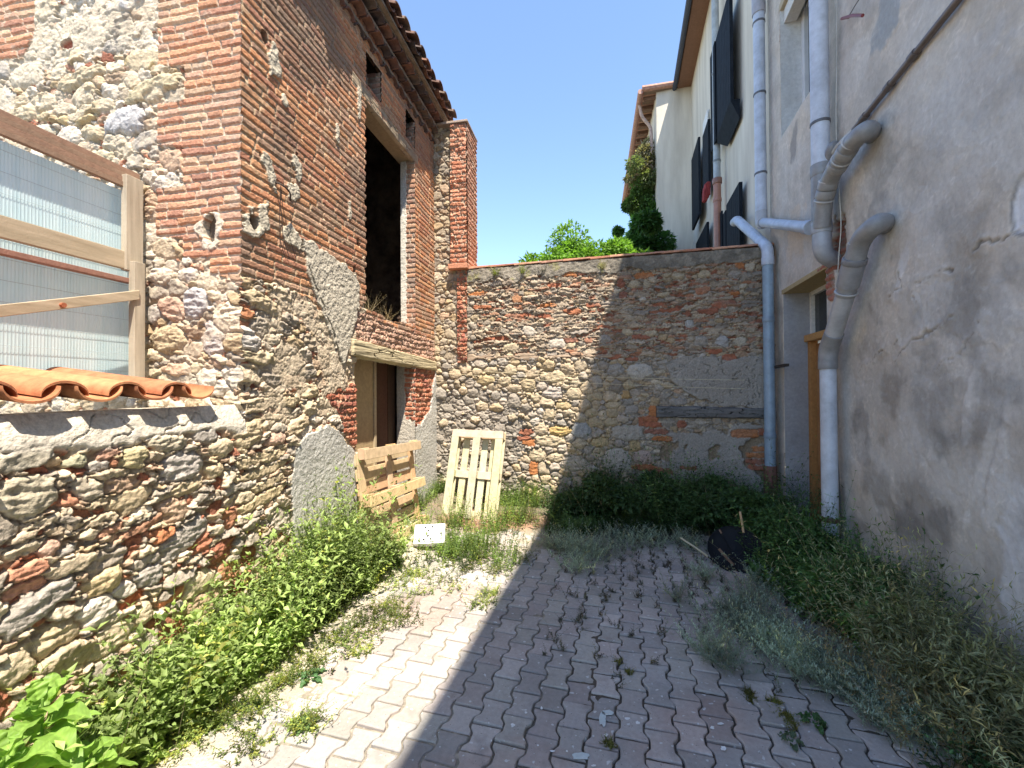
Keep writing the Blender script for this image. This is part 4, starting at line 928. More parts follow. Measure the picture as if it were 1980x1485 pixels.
for (px, py, rx, ry, rot, col, k, sd) in [
    (1665, 830, .13, .42, -.15, (.27, .26, .25), .8, 1), (1655, 560, .16, .5, 0, (.50, .44, .35), .6, 2), (1700, 300, .22, .3, 0, (.27, .265, .255), .6, 3), (1625, 250, .09, .22, 0, (.30, .28, .25), .7, 4),
    (1720, 20, .22, .18, 0, (.29, .31, .33), .9, 5), (1700, 420, .14, .2, 0, (.28, .28, .28), .6, 6), (1870, 600, .35, .16, .3, (.36, .355, .35), .6, 7), (1800, 780, .2, .35, 0, (.24, .235, .23), .5, 8),
    (1880, 760, .05, .30, .25, (.56, .55, .54), .6, 9), (1930, 900, .05, .35, .2, (.56, .555, .55), .55, 10), (1965, 1080, .10, .40, 0, (.56, .58, .62), .65, 11), (1900, 900, .035, .4, .35, (.55, .545, .53), .55, 12),
    (1780, 980, .3, .3, 0, (.22, .21, .20), .55, 13), (1640, 1010, .08, .5, 0, (.48, .45, .40), .5, 14), (1820, 420, .3, .3, 0, (.46, .45, .44), .5, 15), (1540, 450, .3, .35, 0, (.52, .43, .34), .7, 16),
    (1535, 270, .10, .26, .3, (.24, .23, .23), .75, 17), (1860, 180, .4, .3, 0, (.44, .44, .45), .5, 18), (1745, 520, .05, .2, .3, (.50, .50, .51), .6, 19), (1507, 700, .05, .5, 0, (.48, .45, .42), .4, 20), (1508, 900, .05, .3, 0, (.28, .28, .27), .6, 21)]:
    b_ = blob(RE, PE, px, py, rx, ry, rot, 830 + sd, .45, 5)
    mixc(ss(-.05, .30, b_ + .10 * fbm(U, V, 14, 3, 899 + sd)), col, k)
    if sd in (5, 9, 7, 10): H = H + .003 * ss(0, .05, b_)
for pts, w in [([(1737, 520), (1745, 560), (1720, 575)], .006), ([(1775, 545), (1805, 535), (1845, 520)], .005), ([(1730, 700), (1760, 660), (1800, 640), (1840, 610)], .007), ([(1880, 480), (1930, 465), (1975, 440)], .008), ([(1770, 590), (1762, 560), (1770, 540)], .004), ([(1660, 720), (1690, 690), (1735, 660)], .004), ([(1506, 500), (1500, 530), (1508, 560)], .004), ([(1900, 620), (1850, 690), (1800, 720)], .004)]:
    d = cracks(RE, PE.poly(pts), seed=860, wob=.03)
    d = d + .004 * fbm(U, V, 6, 2, 897); m = ss(w * 1.1, w * .2, d); H = H - .006 * m; mixc(m, (.16, .15, .135), .8)
    H = H + .006 * ss(.06, .0, d) * (1 - m)
# stone pocket broken into the plaster at the right
b_ = blob(RE, PE, 1982, 392, .07, .13, 0, 871, .3, 3); mixc(ss(0, .05, b_), (.62, .63, .66), .9); H = H - .015 * ss(-.1, .3, b_); mixc(ss(-.06, .05, b_) * ss(.22, .08, b_), (.14, .13, .12), .8)
cl = ss(-.05, .40, fbm(U, V, 1.7, 6, 894)); dk_ = ss(.0, .55, fbm(U + .05 * n2, V, 2.3, 6, 888)) * ss(3.4, 2.0, V); C = C * np.array((1.03, 1.0, .96)) * (1.12 + .08 * fbm(U, V, 1.4, 4, 895))[..., None]; C = C * (1 - .45 * cl[..., None]) + np.array((.60, .575, .54)) * .45 * cl[..., None]; C = C * (1 - .30 * dk_[..., None]); sw = np.abs(fbm(U, V, 2.6, 5, 884)); C = C * (1 + .16 * ss(.05, .0, sw))[..., None]; RE.H = H.astype(np.float32); RE.C = C.astype(np.float32)
# broken place over the door: bare brick and a dark hollow
b_ = blob(RE, PE, 1622, 470, .13, .24, 0, 881, .35, 7)
Hq, Cq, e = bricks(RE, 883, .065, .25, .014, .014, [(.26, .10, .07), (.30, .13, .09), (.22, .09, .06)], mcol=(.25, .2, .16), rough=3)
RE.put(b_ > 0, Hq - .05, Cq * .9)
bq = PE.poly([(1582, 520), (1612, 500), (1615, 585), (1580, 570)]); RE.put(inpoly(U, V, bq), Hq - .005, Cq * 1.3)
# door niche and window openings
vD = 2.74; dn0, dn1 = PE.uv(1600, 700)[0], PE.uv(1516, 700)[0]
RE.hole |= (U > dn0) & (U < dn1 + .006 * n2) & (V < vD)
wn0, wn1 = PE.uv(1600, 200)[0], PE.uv(1510, 200)[0]; wz0, wz1 = PE.uv(1513, 262)[1], PE.uv(1510, 16)[1]
RE.hole |= (U > wn0) & (U < wn1) & (V > wz0) & (V < wz1)
house = empty('rendered_house', EO); tag(house, 'tall house with stained grey cement render and an open door niche', 'house')
RE.mesh('wall', M['render'], house)
def E(u, h, z): p = EO + EU * u + EN * h; return Vector((p.x, p.y, z))
mb = MB(); cpl = (.43, .40, .37)
mb.quad(E(-14, -.004, -.1), E(-4.3, -.004, -.1), E(-4.3, -.004, 8.1), E(-14, -.004, 8.1), cpl); mb.quad(E(-4.3, -.004, 6.9), E(UE1, -.004, 6.9), E(UE1, -.004, 8.1), E(-4.3, -.004, 8.1), cpl)
mb.quad(E(-14, -.004, -.1), E(-14, -.004, 8.1), E(-14, -8, 8.1), E(-14, -8, -.1), cpl); mb.quad(E(UE1, .0, -.1), E(UE1, -.1, -.1), E(UE1, -.1, 8.1), E(UE1, .0, 8.1), cpl)
mb.quad(E(-14, -8, -.1), E(-14, -8, 8.1), E(UE1, -8, 8.1), E(UE1, -8, -.1), cpl)
mb.build('upper_wall', M['render'], house)
# reveals of the niche: jamb facing the camera, soffit board, wooden door with transom
def jambE(u, h0, z0, z1, col, seed, sgn=-1):
    pl = Plane(E(u, 0, 0), -EN, -EU * (1 if sgn < 0 else -1)); Rf = Relief(pl, 0, h0, z0, z1, .011, .011)
    Hg, Cg = render_coat(Rf, seed, col, 0, .10, .8); Rf.put(np.ones(Hg.shape, bool), Hg, Cg); return Rf.mesh('jamb', M['render'], house)
jambE(dn1, .30, -.1, vD, (.33, .33, .34), 891); jambE(wn1, .30, wz0 - .02, wz1, (.62, .62, .60), 893)
mb = MB(); mb.box(E(dn0 - .1, -.42, vD - .004), EU * (dn1 - dn0 + .14), EN * .425, (0, 0, .05), (.42, .33, .18)); mb.build('lintel_board', M['wood'], house, .003)
dj = MB(); dj.quad(E(dn0, .0, -.1), E(dn0, -.40, -.1), E(dn0, -.40, vD), E(dn0, 0, vD), cpl); dj.build('jamb', M['render'], house); dj = MB(); dj.quad(E(wn0, 0, wz0), E(wn0, -.34, wz0), E(wn0, -.34, wz1), E(wn0, 0, wz1), (.6, .6, .58)); dj.build('jamb', M['render'], house)
hd = .285
ob = (.40, .20, .07); zt_ = onE(1566, 662, -hd).z
mb = MB(); mb.box(E(dn0 + .02, -hd - .05, -.05), EU * (dn1 - dn0 - .04), EN * .04, (0, 0, zt_ + .02), (.33, .17, .07))
for k in range(2):
    for j in range(3): mb.box(E(dn0 + .12 + k * .5, -hd - .012, .15 + j * .62), EU * .36, EN * .015, (0, 0, .5), (.36, .19, .08))
dd = mb.build('door', M['wood'], house, .004)
mb = MB(); mb.box(E(dn1 - .085, -hd - .03, -.05), EU * .08, EN * .075, (0, 0, zt_ + .05), ob); mb.box(E(dn0, -hd - .03, -.05), EU * .08, EN * .075, (0, 0, zt_ + .05), ob); mb.box(E(dn0, -hd - .03, zt_), EU * (dn1 - dn0), EN * .11, (0, 0, .075), (.46, .26, .10)); mb.build('door_frame', M['wood'], house, .004)
mb = MB(); mb.box(E(dn1 - .05, -hd - .02, zt_ + .075), EU * .045, EN * .04, (0, 0, vD - zt_ - .08), (.66, .66, .64)); mb.box(E(dn0, -hd - .02, vD - .05), EU * (dn1 - dn0), EN * .04, (0, 0, .045), (.66, .66, .64)); mb.build('transom_frame', M['wood'], house, .002)
m, n, l, b = nt('dark_glass'); b.inputs['Base Color'].default_value = (.02, .025, .03, 1); b.inputs['Roughness'].default_value = .08; b.inputs['Specular IOR Level'].default_value = .6; M['glass'] = m
mb = MB(); mb.quad(E(dn0, -hd - .02, zt_ + .05), E(dn1, -hd - .02, zt_ + .05), E(dn1, -hd - .02, vD), E(dn0, -hd - .02, vD)); mb.build('transom_pane', M['glass'], house)
# white window high up
M['white_paint'] = mat_noise('white_paint', (.62, .64, .65), (.72, .73, .73), 6, .5, bump=((50, .001, 3),))
mb = MB(); hw = .27
mb.box(E(wn0, -hw, wz0), EU * (wn1 - wn0), EN * .04, (0, 0, .09)); mb.box(E(wn0, -hw, wz1 - .09), EU * (wn1 - wn0), EN * .04, (0, 0, .09))
for uu_ in (wn0, wn0 + (wn1 - wn0) * .5 - .05, wn1 - .08): mb.box(E(uu_, -hw + .004, wz0), EU * .08, EN * .05, (0, 0, wz1 - wz0))
win = mb.build('window', M['white_paint'], house, .004)
mb = MB(); mb.quad(E(wn0, -hw + .01, wz0), E(wn1, -hw + .01, wz0), E(wn1, -hw + .01, wz1), E(wn0, -hw + .01, wz1)); o = mb.build('pane', M['glass'], house); o.parent = win; o.matrix_parent_inverse = win.matrix_world.inverted()
mb = MB(); mb.box(E(wn0 - .02, -hw, wz0 - .05), EU * (wn1 - wn0 + .03), EN * (hw - .02), (0, 0, .052), (.40, .39, .38)); mb.build('window_sill', M['render'], house, .003)
mb = MB(); mb.box(E(wn0 - .05, -.30, wz1), EU * (wn1 - wn0 + .09), EN * .30, (0, 0, .10), (.42, .36, .26)); mb.box(E(wn0 - .02, -.17, wz1 - .16), EU * (wn1 - wn0 + .02), EN * .13, (0, 0, .16), (.60, .60, .58)); mb.build('window_lintel', M['render'], house, .004)

# ------------------------------------------------------------------ cream house beyond, with its lower wing
cream = empty('cream_house', E(UE1, 0, 0)); tag(cream, 'cream rendered house with dark shutters beyond the rubble wall', 'house')
m, n, l, b = nt('cream_render'); M['cream'] = m; b.inputs['Roughness'].default_value = .92
tc = add_bump(n, l, b, ((60, .003, 4), (6, .01, 3)), .5)
mp = n.new('ShaderNodeMapping'); mp.inputs['Scale'].default_value = (2.5, 2.5, .35); l.new(tc.outputs['Object'], mp.inputs[0])
nz = node(n, 'ShaderNodeTexNoise', Scale=1.3, Detail=6.0, Roughness=.6); l.new(mp.outputs[0], nz.inputs['Vector'])
cr = n.new('ShaderNodeValToRGB'); cr.color_ramp.elements[0].color = (.48, .44, .375, 1); cr.color_ramp.elements[1].color = (.66, .615, .535, 1); cr.color_ramp.elements[0].position = .32; cr.color_ramp.elements[1].position = .62
l.new(nz.outputs[0], cr.inputs[0]); l.new(cr.outputs[0], b.inputs['Base Color'])
UE2 = PE.uv(1335, 172)[0]; ZE = 9.9
hC = -.02
mb = MB(); mb.quad(E(UE1 - .1, hC, 7), E(UE1 - .1, hC, ZE + .3), E(UE1 - .1, -8, ZE + 2), E(UE1 - .1, -8, 7)); mb.quad(E(UE1 - .1, hC, -.1), E(UE2, hC, -.1), E(UE2, hC, ZE + .3), E(UE1 - .1, hC, ZE + .3)); mb.quad(E(UE2, hC, -.1), E(UE2, -8, -.1), E(UE2, -8, ZE + 2), E(UE2, hC, ZE + .3)); mb.build('wall', M['cream'], cream)
# wing: wall facing the camera and the long side wall with ivy
wc = onP(1270, 300, E(UE2, 0, 0), EU)                 # its left corner
WX, WY = wc.x, wc.y
zc1 = onP(1271, 178, E(UE2, 0, 0), EU).z; zc2 = onP(1335, 165, E(UE2, 0, 0), EU).z
WL = 7.4
cw = Vector((WX, WY, 0)); cE = E(UE2, hC, 0)
mb = MB()
mb.quad((cw.x, cw.y, -.1), (cE.x + .0, cE.y, -.1), (cE.x, cE.y, zc2), (cw.x, cw.y, zc1)); mb.quad((cE.x, cE.y, -.1), (cE.x + 3, cE.y, -.1), (cE.x + 3, cE.y, zc2 + .5), (cE.x, cE.y, zc2))
cwb = cw + Vector((0, 1, 0)) * WL; mb.quad((cw.x, cw.y, -.1), (cw.x, cw.y, zc1), (cwb.x, cwb.y, zc1), (cwb.x, cwb.y, -.1))
wing = empty('house_wing', cw); tag(wing, 'lower cream house wing with long tiled eave and ivy on its side', 'house')
mb.build('wall', M['cream'], wing)
TC2 = [(.46, .25, .17), (.40, .22, .16), (.50, .30, .22), (.36, .2, .15)]
# wing roof: slab with tile ends along the eave, rafters below
ov = .34
def Wp(s, o_, z): p = cw + WU * s + nW * o_; return Vector((p.x, p.y, z))
slp = (zc2 - zc1) / ((cE - cw).length); WU = Vector((0, 1, 0)); nW = Vector((-1, 0, 0)); cwb = cw + WU * WL
mb = MB(); mb.box(Wp(-.12, ov, zc1 - slp * ov + .02), WU * (WL + .12), -nW * (ov + (cE - cw).length + .05), (0, 0, .0), (.2, .14, .1))
mb.v = []; mb.f = []; mb.c = []
d_ = -nW * (ov + (cE - cw).length + 2.2); rise = slp * (ov + (cE - cw).length + 2.2)
mb.box(Wp(-.12, ov, zc1 - slp * ov), WU * (WL + .12), d_ + Vector((0, 0, rise)), (0, 0, .03), (.22, .15, .11)); mb.build('roof_deck', M['tile'], wing)
mb = MB(); s = -.12; rk = random.Random(3)
L_ = d_ + Vector((0, 0, rise)); Ln = L_.normalized()
while s < WL:
    c = TC2[rk.randrange(4)]; P0 = Wp(s, ov + .05, zc1 - slp * (ov + .05) + .07)
    mb.tube([P0, P0 + Ln * .4, P0 + L_], [.085, .08, .08], 8, c, True); s += .205
k = 0.0
while k < L_.length:
    P0 = Wp(-.16, ov, zc1 - slp * ov + .085) + Ln * k; mb.tube([P0 - WU * .03, P0 + WU * .02 + Ln * .0], .001, 3, TC2[0]); mb.box(P0 + Vector((0, 0, .0)), Ln * .40, WU * .16, (0, 0, .045), (.58, .42, .32)); k += .42
mb.build('roof', M['tile'], wing, smooth=True)
mb = MB(); s = .1
while s < WL: mb = MB(); mb.box(Wp(s, ov - .03, zc1 - slp * ov - .1), WU * .09, -nW * (ov - .03) + Vector((0, 0, slp * (ov - .03))), (0, 0, .1), (.17, .10, .07)); s += .42; mb.build('rafter', M['wood'], wing)
M['zinc'] = mat_noise('zinc', (.34, .34, .36), (.46, .46, .48), 8, .55, bump=((40, .001, 3),))
mb = MB(); P0 = Wp(-.15, ov + .10, zc1 - slp * ov - .01); mb.tube([P0, P0 + WU * (WL + .2)], .07, 10, (.42, .25, .2)); gut = mb.build('gutter', M['tile'], wing, smooth=True)
mb = MB(); mb.tube(smooth_path([Wp(.35, ov + .08, zc1 - slp * ov - .05), Wp(.35, ov + .02, zc1 - .42), Wp(.38, .1, zc1 - .75), Wp(.38, .07, zc1 - 2.2)], 5, .12), .045, 10, (.45, .33, .28)); mb.build('downpipe', M['tile'], wing, smooth=True)
ZC = ZE
# main eave of the cream house and of the near house: boarded soffit, dark gutter, roof
for nm, par, a, b_, c, ZE in (('eave_soffit', cream, UE1 - .03, UE2 + .25, (.22, .12, .08), 9.9), ('eave_soffit', house, -14.2, UE1 - .035, (.34, .20, .13), 8.1)):
    mb = MB(); mb.box(E(a, .33, ZE + .02), EU * (b_ - a), -EN * .4, (0, 0, .04), c); mb.build(nm, M['wood'], par)
    mb = MB(); mb.box(E(a, .39, ZE + .06), EU * (b_ - a), -EN * 6.4 + Vector((0, 0, 1.8)), (0, 0, .08), (.32, .18, .12)); mb.build('roof', M['tile'], par)
    mb = MB(); mb.tube([E(a, .41, ZE + .03), E(b_, .41, ZE + .03)], .06, 8, (.07, .08, .11)); mb.build('gutter', M['wood'], par, smooth=True)
ZE = ZC
# shutters
M['shutter'] = mat_noise('dark_blue_shutter', (.007, .010, .015), (.014, .019, .026), 10, .75, spec=.12, bump=((50, .001, 3),))
def shutter(pl_, pr, ztop_, zbot, h=.06, t=.05, open_=0.0, name='shutter'):
    u0_, u1_ = PE.uv(pl_, 300)[0], PE.uv(pr, 300)[0]; u0_, u1_ = min(u0_, u1_), max(u0_, u1_)
    mb = MB(); n_ = max(3, int((u1_ - u0_) / .11)); w = (u1_ - u0_) / n_
    for k in range(n_): mb.box(E(u0_ + k * w + .003, h + open_ * k / n_, zbot), EU * (w - .006) + EN * open_ / n_, EN * t, (0, 0, ztop_ - zbot))
    o = mb.build(name, M['shutter'], cream, .003)
    return o
shutter(1398, 1434, onE(1394, 60, .1).z, onE(1400, 246, .1).z, .10)
shutter(1394, 1404, onE(1394, 62, .1).z, onE(1400, 250, .1).z, .155, .02, 0)
mb = MB(); u_ = PE.uv(1400, 240)[0]; mb.add([E(u_, .02, onE(1400, 246, .1).z), E(PE.uv(1434, 200)[0], .02, onE(1400, 246, .1).z), E(PE.uv(1434, 200)[0], .16, onE(1400, 246, .1).z), E(u_, .16, onE(1400, 246, .1).z), E(PE.uv(1410, 200)[0], .03, onE(1408, 276, .05).z), E(PE.uv(1434, 200)[0], .03, onE(1408, 276, .05).z)], [(0, 1, 2, 3)[::-1], (3, 2, 5, 4), (0, 3, 4), (1, 5, 2), (0, 4, 5, 1)]); mb.build('shutter_sill', M['shutter'], cream)
shutter(1349, 1364, onE(1349, 282, .1).z, onE(1355, 416, .1).z, .10)
shutter(1371, 1383, onE(1371, 232, .1).z, onE(1376, 355, .1).z, .08)
mb = MB(); u0_, u1_ = PE.uv(1371, 300)[0], PE.uv(1362, 300)[0]; mb.box(E(u0_, .0, onE(1366, 375, 0).z), EU * (u1_ - u0_), EN * .03, (0, 0, 1.7)); mb.build('window', M['white_paint'], cream, .004)
zb1 = onE(1440, 470, .1).z - .3
shutter(1414, 1441, onE(1416, 385, .1).z + .1, zb1, .04)
shutter(1396, 1404, onE(1400, 395, .1).z, zb1, .06, .03, 0); shutter(1406, 1411, onE(1408, 392, .1).z, zb1, .05, .03, 0)
shutter(1353, 1376, onE(1356, 452, .1).z, onE(1356, 452, .1).z - .8, .06)
mb = MB(); c0 = onE(1367, 366, .2)
for k in range(5): mb.box(c0 + Vector((.015 * k - .06, .03 * (k % 2), -.22 + .03 * k)), (.08, .04, .0), (-.02, .10, 0), (.01, 0, .24 + .03 * (k % 3)), (.26, .04, .04))
o = mb.build('red_cloth', M['tile'], None, .02); tag(o, 'small red cloth bundle hanging under a far shutter', 'cloth')
# ------------------------------------------------------------------ drainpipes and cables on the wall
m, n, l, b = nt('pvc_pipe'); M['pvc'] = m; b.inputs['Roughness'].default_value = .38
at = node(n, 'ShaderNodeAttribute', attribute_name='Col'); tc = n.new('ShaderNodeTexCoord'); nz = node(n, 'ShaderNodeTexNoise', Scale=7.0, Detail=6.0, Roughness=.7); l.new(tc.outputs['Object'], nz.inputs['Vector'])
mr = node(n, 'ShaderNodeMapRange'); mr.inputs[1].default_value = .3; mr.inputs[2].default_value = .7; mr.inputs[3].default_value = .72; mr.inputs[4].default_value = 1.15; l.new(nz.outputs[0], mr.inputs[0])
mx = n.new('ShaderNodeVectorMath'); mx.operation = 'MULTIPLY'; l.new(at.outputs['Color'], mx.inputs[0]); l.new(mr.outputs[0], mx.inputs[1]); l.new(mx.outputs[0], b.inputs['Base Color'])
LBL, BLU, GRY = (.50, .56, .66), (.24, .32, .40), (.27, .27, .275)
def pipe(name, label, runs, cat='pipe', mat='pvc', group=None):
    """runs: list of (points, radius, colour, fillet)"""
    root = empty(name, runs[0][0][0]); tag(root, label, cat, group)
    for pts, r_, c, fl in runs:
        mb = MB(); mb.tube(smooth_path(pts, 7, fl) if fl else pts, r_, 20, c); mb.build('pipe_run', M[mat], root, smooth=True)
    return root
def collar(root, p, axis, r_, L=.05, c=GRY, name='collar', mat='pvc'):
    a = Vector(axis).normalized(); p = Vector(p); mb = MB(); mb.tube([p - a * L, p - a * L * .9, p + a * L * .9, p + a * L], [r_ * .98, r_, r_, r_ * .98], 20, c); mb.build(name, M[mat], root, smooth=True)
Z = Vector((0, 0, 1))
# 1 upper blue-grey pipe, then the sloping cross run
b0 = onE(1472, 430, .11); t0_ = Vector((b0.x, b0.y, 8.4)); hb = onE(1566, 440, .10)
P1 = pipe('drainpipe', 'pale blue drainpipe down the cream wall with a sloping cross run', [([t0_, b0 + Z * .12], .066, LBL, 0), ([b0 + Z * .14, b0 - Z * .02, b0 + (hb - b0) * .06], .070, (.40, .43, .48), .08), ([b0 + (hb - b0) * .05, hb], .055, LBL, 0)], group='drainpipes on the houses')
for zz in (onE(1470, 340, .1).z, onE(1467, 190, .1).z, onE(1465, 55, .1).z): collar(P1, (b0.x, b0.y, zz), Z, .073, .012, (.12, .13, .15), 'clamp')
collar(P1, (b0.x, b0.y, onE(1465, 20, .1).z), Z, .078, .12, (.38, .38, .42))
# 2 corner pipe
q0 = Vector((2.085, 5.60, 0)); zt2 = onY(1483, 478, 5.60).z; e0 = onE(1425, 425, .16); qx = onY(1487, 700, 5.60).x; q0.x = qx
P2 = pipe('drainpipe', 'blue drainpipe in the wall corner bending over the rubble wall top', [([e0 + Z * .02 + EU * .15, e0, Vector((q0.x, q0.y, zt2)), Vector((q0.x, q0.y, zt2 - .2))], .064, LBL, .14), ([Vector((q0.x, q0.y, zt2 - .15)), Vector((q0.x, q0.y, onY(1490, 905, 5.6).z))], .060, (.27, .37, .47), 0)], group='drainpipes on the houses')
collar(P2, (q0.x, q0.y, onY(1487, 618, 5.6).z), Z, .067, .03, (.25, .33, .42)); collar(P2, (q0.x, q0.y, onY(1487, 842, 5.6).z), Z, .067, .03, (.25, .33, .42)); collar(P2, (q0.x, q0.y, zt2 - .17), Z, .069, .05, LBL)
mb = MB(); mb.tube([(q0.x, q0.y, onY(1490, 905, 5.6).z + .03), (q0.x, q0.y, 0)], .07, 16, (.20, .10, .08)); mb.build('iron_foot', M['tile'], P2, smooth=True)
# 3 large pipe with elbow into the wall
r3 = .071; b3 = onE(1587, 330, .115); x3, y3 = b3.x, b3.y
z31 = b3.z; z32 = onE(1588, 470, .115).z
w3 = onE(1617, 506, -.05)
P3 = pipe('drainpipe', 'wide white-blue drainpipe ending in a grey elbow above the door niche', [([(x3, y3, 8.6), (x3, y3, z31)], r3, (.56, .60, .68), 0), ([(x3, y3, z31 + .05), (x3, y3, z32 + .1)], r3 * 1.04, GRY, 0), ([(x3, y3, z32 + .14), (x3, y3, z32 - .10), w3], r3 * 1.02, (.36, .38, .42), .13)], group='drainpipes on the houses')
collar(P3, (x3, y3, onE(1585, 240, .115).z), Z, r3 + .006, .012, (.12, .12, .13), 'clamp'); collar(P3, (x3, y3, z31), Z, r3 * 1.1, .05, GRY); collar(P3, (x3, y3, z32 + .13), Z, r3 * 1.12, .05, (.36, .38, .42)); collar(P3, hb - (hb - b0).normalized() * .03, hb - b0, .066, .06, LBL)
# 4 thick grey branch entering pipe 3
P4 = pipe('waste_pipe', 'thick grey elbowed waste pipe joining the wide drainpipe from the right', [([onE(1690, 262, -.06), onE(1676, 250, .13), onE(1648, 274, .14), onE(1604, 345, .14), onE(1592, 392, .135), onE(1589, 440, .125)], .066, GRY, .11)], group='grey waste pipes')
for (a_, b__) in (((1648, 274), (1604, 345)), ((1604, 345), (1592, 392))):
    A, B = onE(*a_, .14), onE(*b__, .14)
    for t in (.25, .62): collar(P4, A.lerp(B, t), B - A, .072, .03, (.31, .31, .315))
for (a_, b__, t) in (((1648, 274), (1604, 345), .0), ((1648, 274), (1604, 345), .45), ((1604, 345), (1592, 392), .1), ((1604, 345), (1592, 392), .9)):
    A, B = onE(*a_, .14), onE(*b__, .14); collar(P4, A.lerp(B, t), B - A, .0735, .004, (.52, .52, .52), 'seam')
P4b = pipe('waste_pipe', 'thin grey curved branch beside the wide drainpipe', [([onE(1618, 282, -.04), onE(1610, 280, .07), onE(1600, 305, .08), onE(1590, 332, .10)], .034, (.24, .24, .25), .05)], group='grey waste pipes')
# 5 lower grey pipe down to the ground
e5 = onE(1601, 705, .115); f5 = Vector((e5.x, e5.y, 0))
f5x = onE(1604, 1040, .115)
P5 = pipe('drainpipe', 'grey then white drainpipe running down beside the door niche to the weeds', [([onE(1716, 436, -.05), onE(1700, 428, .12), onE(1663, 462, .13), onE(1650, 515, .13), onE(1634, 572, .125)], .066, GRY, .12), ([onE(1636, 565, .125), onE(1610, 652, .12)], .064, (.40, .40, .41), 0), ([onE(1613, 645, .12), onE(1601, 676, .117), e5], .070, (.25, .25, .255), .08), ([e5 + Z * .03, Vector((e5.x, e5.y, -.05))], .061, (.52, .56, .63), 0)], group='drainpipes on the houses')
A, B = onE(1652, 505, .13), onE(1640, 550, .127); collar(P5, A, B - A, .079, .022, (.2, .2, .21)); collar(P5, A.lerp(B, .6), B - A, .075, .09, (.28, .28, .29)); collar(P5, (e5.x, e5.y, e5.z), Z, .071, .04, (.25, .25, .255)); 
collar(P5, (e5.x, e5.y, onE(1600, 1000, .115).z), Z, .073, .02, (.10, .05, .04), 'clamp')
mb = MB(); c5 = Vector((e5.x, e5.y, onE(1600, 1000, .115).z)); mb.box(c5 + EN * -.02, -EN * .12, EU * .02, (0, 0, .02), (.10, .05, .04)); mb.build('bracket', M['wood'], P5)
A, B = onE(1663, 462, .13), onE(1650, 515, .13); collar(P5, A.lerp(B, .15), B - A, .0675, .003, (.5, .5, .5), 'seam'); A, B = onE(1636, 565, .125), onE(1610, 652, .12); collar(P5, A, B - A, .077, .004, (.5, .5, .5), 'seam')
# 6 sloping iron pipe
A, B = onE(1852, 0, .03), onE(1652, 250, .035)
D_ = (A - B).normalized(); P6 = pipe('iron_pipe', 'thin rusty iron pipe sloping up across the grey house wall', [([B, A + D_ * 1.2], .021, (.14, .11, .10), 0)], group=None)
for t in (.13, .42, .66): collar(P6, B.lerp(A, t), A - B, .027, .03, (.11, .09, .085))
mb = MB(); A, B = onE(1650, 250, .04), onE(1600, 312, .05); mb.tube([A, A.lerp(B, .5) + EN * .02, B], .016, 8, (.5, .5, .5)); mb.build('pale_end', M['pvc'], P6, smooth=True)
# 7 terracotta downpipe on the cream house
b7 = onE(1388, 480, .12); z7_ = onE(1386, 352, .12).z
P7 = pipe('drainpipe', 'grey downpipe with terracotta lower section on the cream wall', [([(b7.x, b7.y, ZE), (b7.x, b7.y, z7_)], .062, (.38, .42, .44), 0), ([(b7.x, b7.y, z7_ + .05), (b7.x, b7.y, 2.4)], .066, (.40, .19, .13), 0)], mat='pvc', group='drainpipes on the houses')
collar(P7, (b7.x, b7.y, z7_), Z, .085, .05, (.28, .14, .10)); collar(P7, (b7.x, b7.y, onE(1386, 312, .12).z), Z, .07, .02, (.2, .22, .23), 'clamp'); collar(P7, (b7.x, b7.y, onE(1385, 140, .12).z), Z, .07, .02, (.2, .22, .23), 'clamp'); collar(P7, (b7.x, b7.y, onE(1388, 385, .12).z), Z, .075, .03, (.42, .2, .14))
def cable(label, pts, r_, c):
    mb = MB(); P = smooth_path([onE(*p) for p in pts], 5, .2); mb.tube(P, r_, 6, c); o = mb.build('cable', M['pvc'], None, smooth=True); tag(o, label, 'cable', 'cables on the house wall')
cable('thin pale cable hanging down past the hole above the door niche', [(1617, 0, .02), (1618, 120, .02), (1616, 250, .03), (1622, 360, .03), (1627, 440, .03), (1622, 490, .03), (1618, 560, .02)], .004, (.5, .48, .42))
cable('dark cable running down beside the lower drainpipe', [(1618, 655, .03), (1610, 700, .02), (1613, 780, .02), (1620, 900, .02), (1628, 1028, .02)], .007, (.10, .10, .10))
mb = MB(); A, B = onE(1628, 36, .05), onE(1668, 30, .08); mb.tube([A, A.lerp(B, .5) + Z * .012, B], .012, 7, (.22, .05, .05)); mb.tube([onE(1643, 28, .06), onE(1655, 8, .04), onE(1668, -12, .02)], .004, 5, (.1, .1, .1)); mb.tube([A, A - EN * .06], .01, 6, (.22, .05, .05))
o = mb.build('iron_hook', M['pvc'], None, smooth=True); tag(o, 'rusty red iron hook with wire high on the grey wall', 'hook')
mb = MB(); A, B = onE(1493, 712, .04), onE(1526, 706, .03); mb.box(A - Z * .012, B - A, EN * .04, Z * .03, (.05, .04, .035)); mb.tube([A, A - EU * .1 + EN * .08, A - EU * .16 + EN * .2 - Z * .04], .004, 5, (.4, .36, .3)); mb.tube([A + Z * .02, A + EN * .15 + Z * .03, A + EN * .25 - Z * .1], .003, 5, (.4, .36, .3))
o = mb.build('iron_bracket', M['wood'], None); tag(o, 'short black iron bar with loose string on the corner wall', 'bracket')
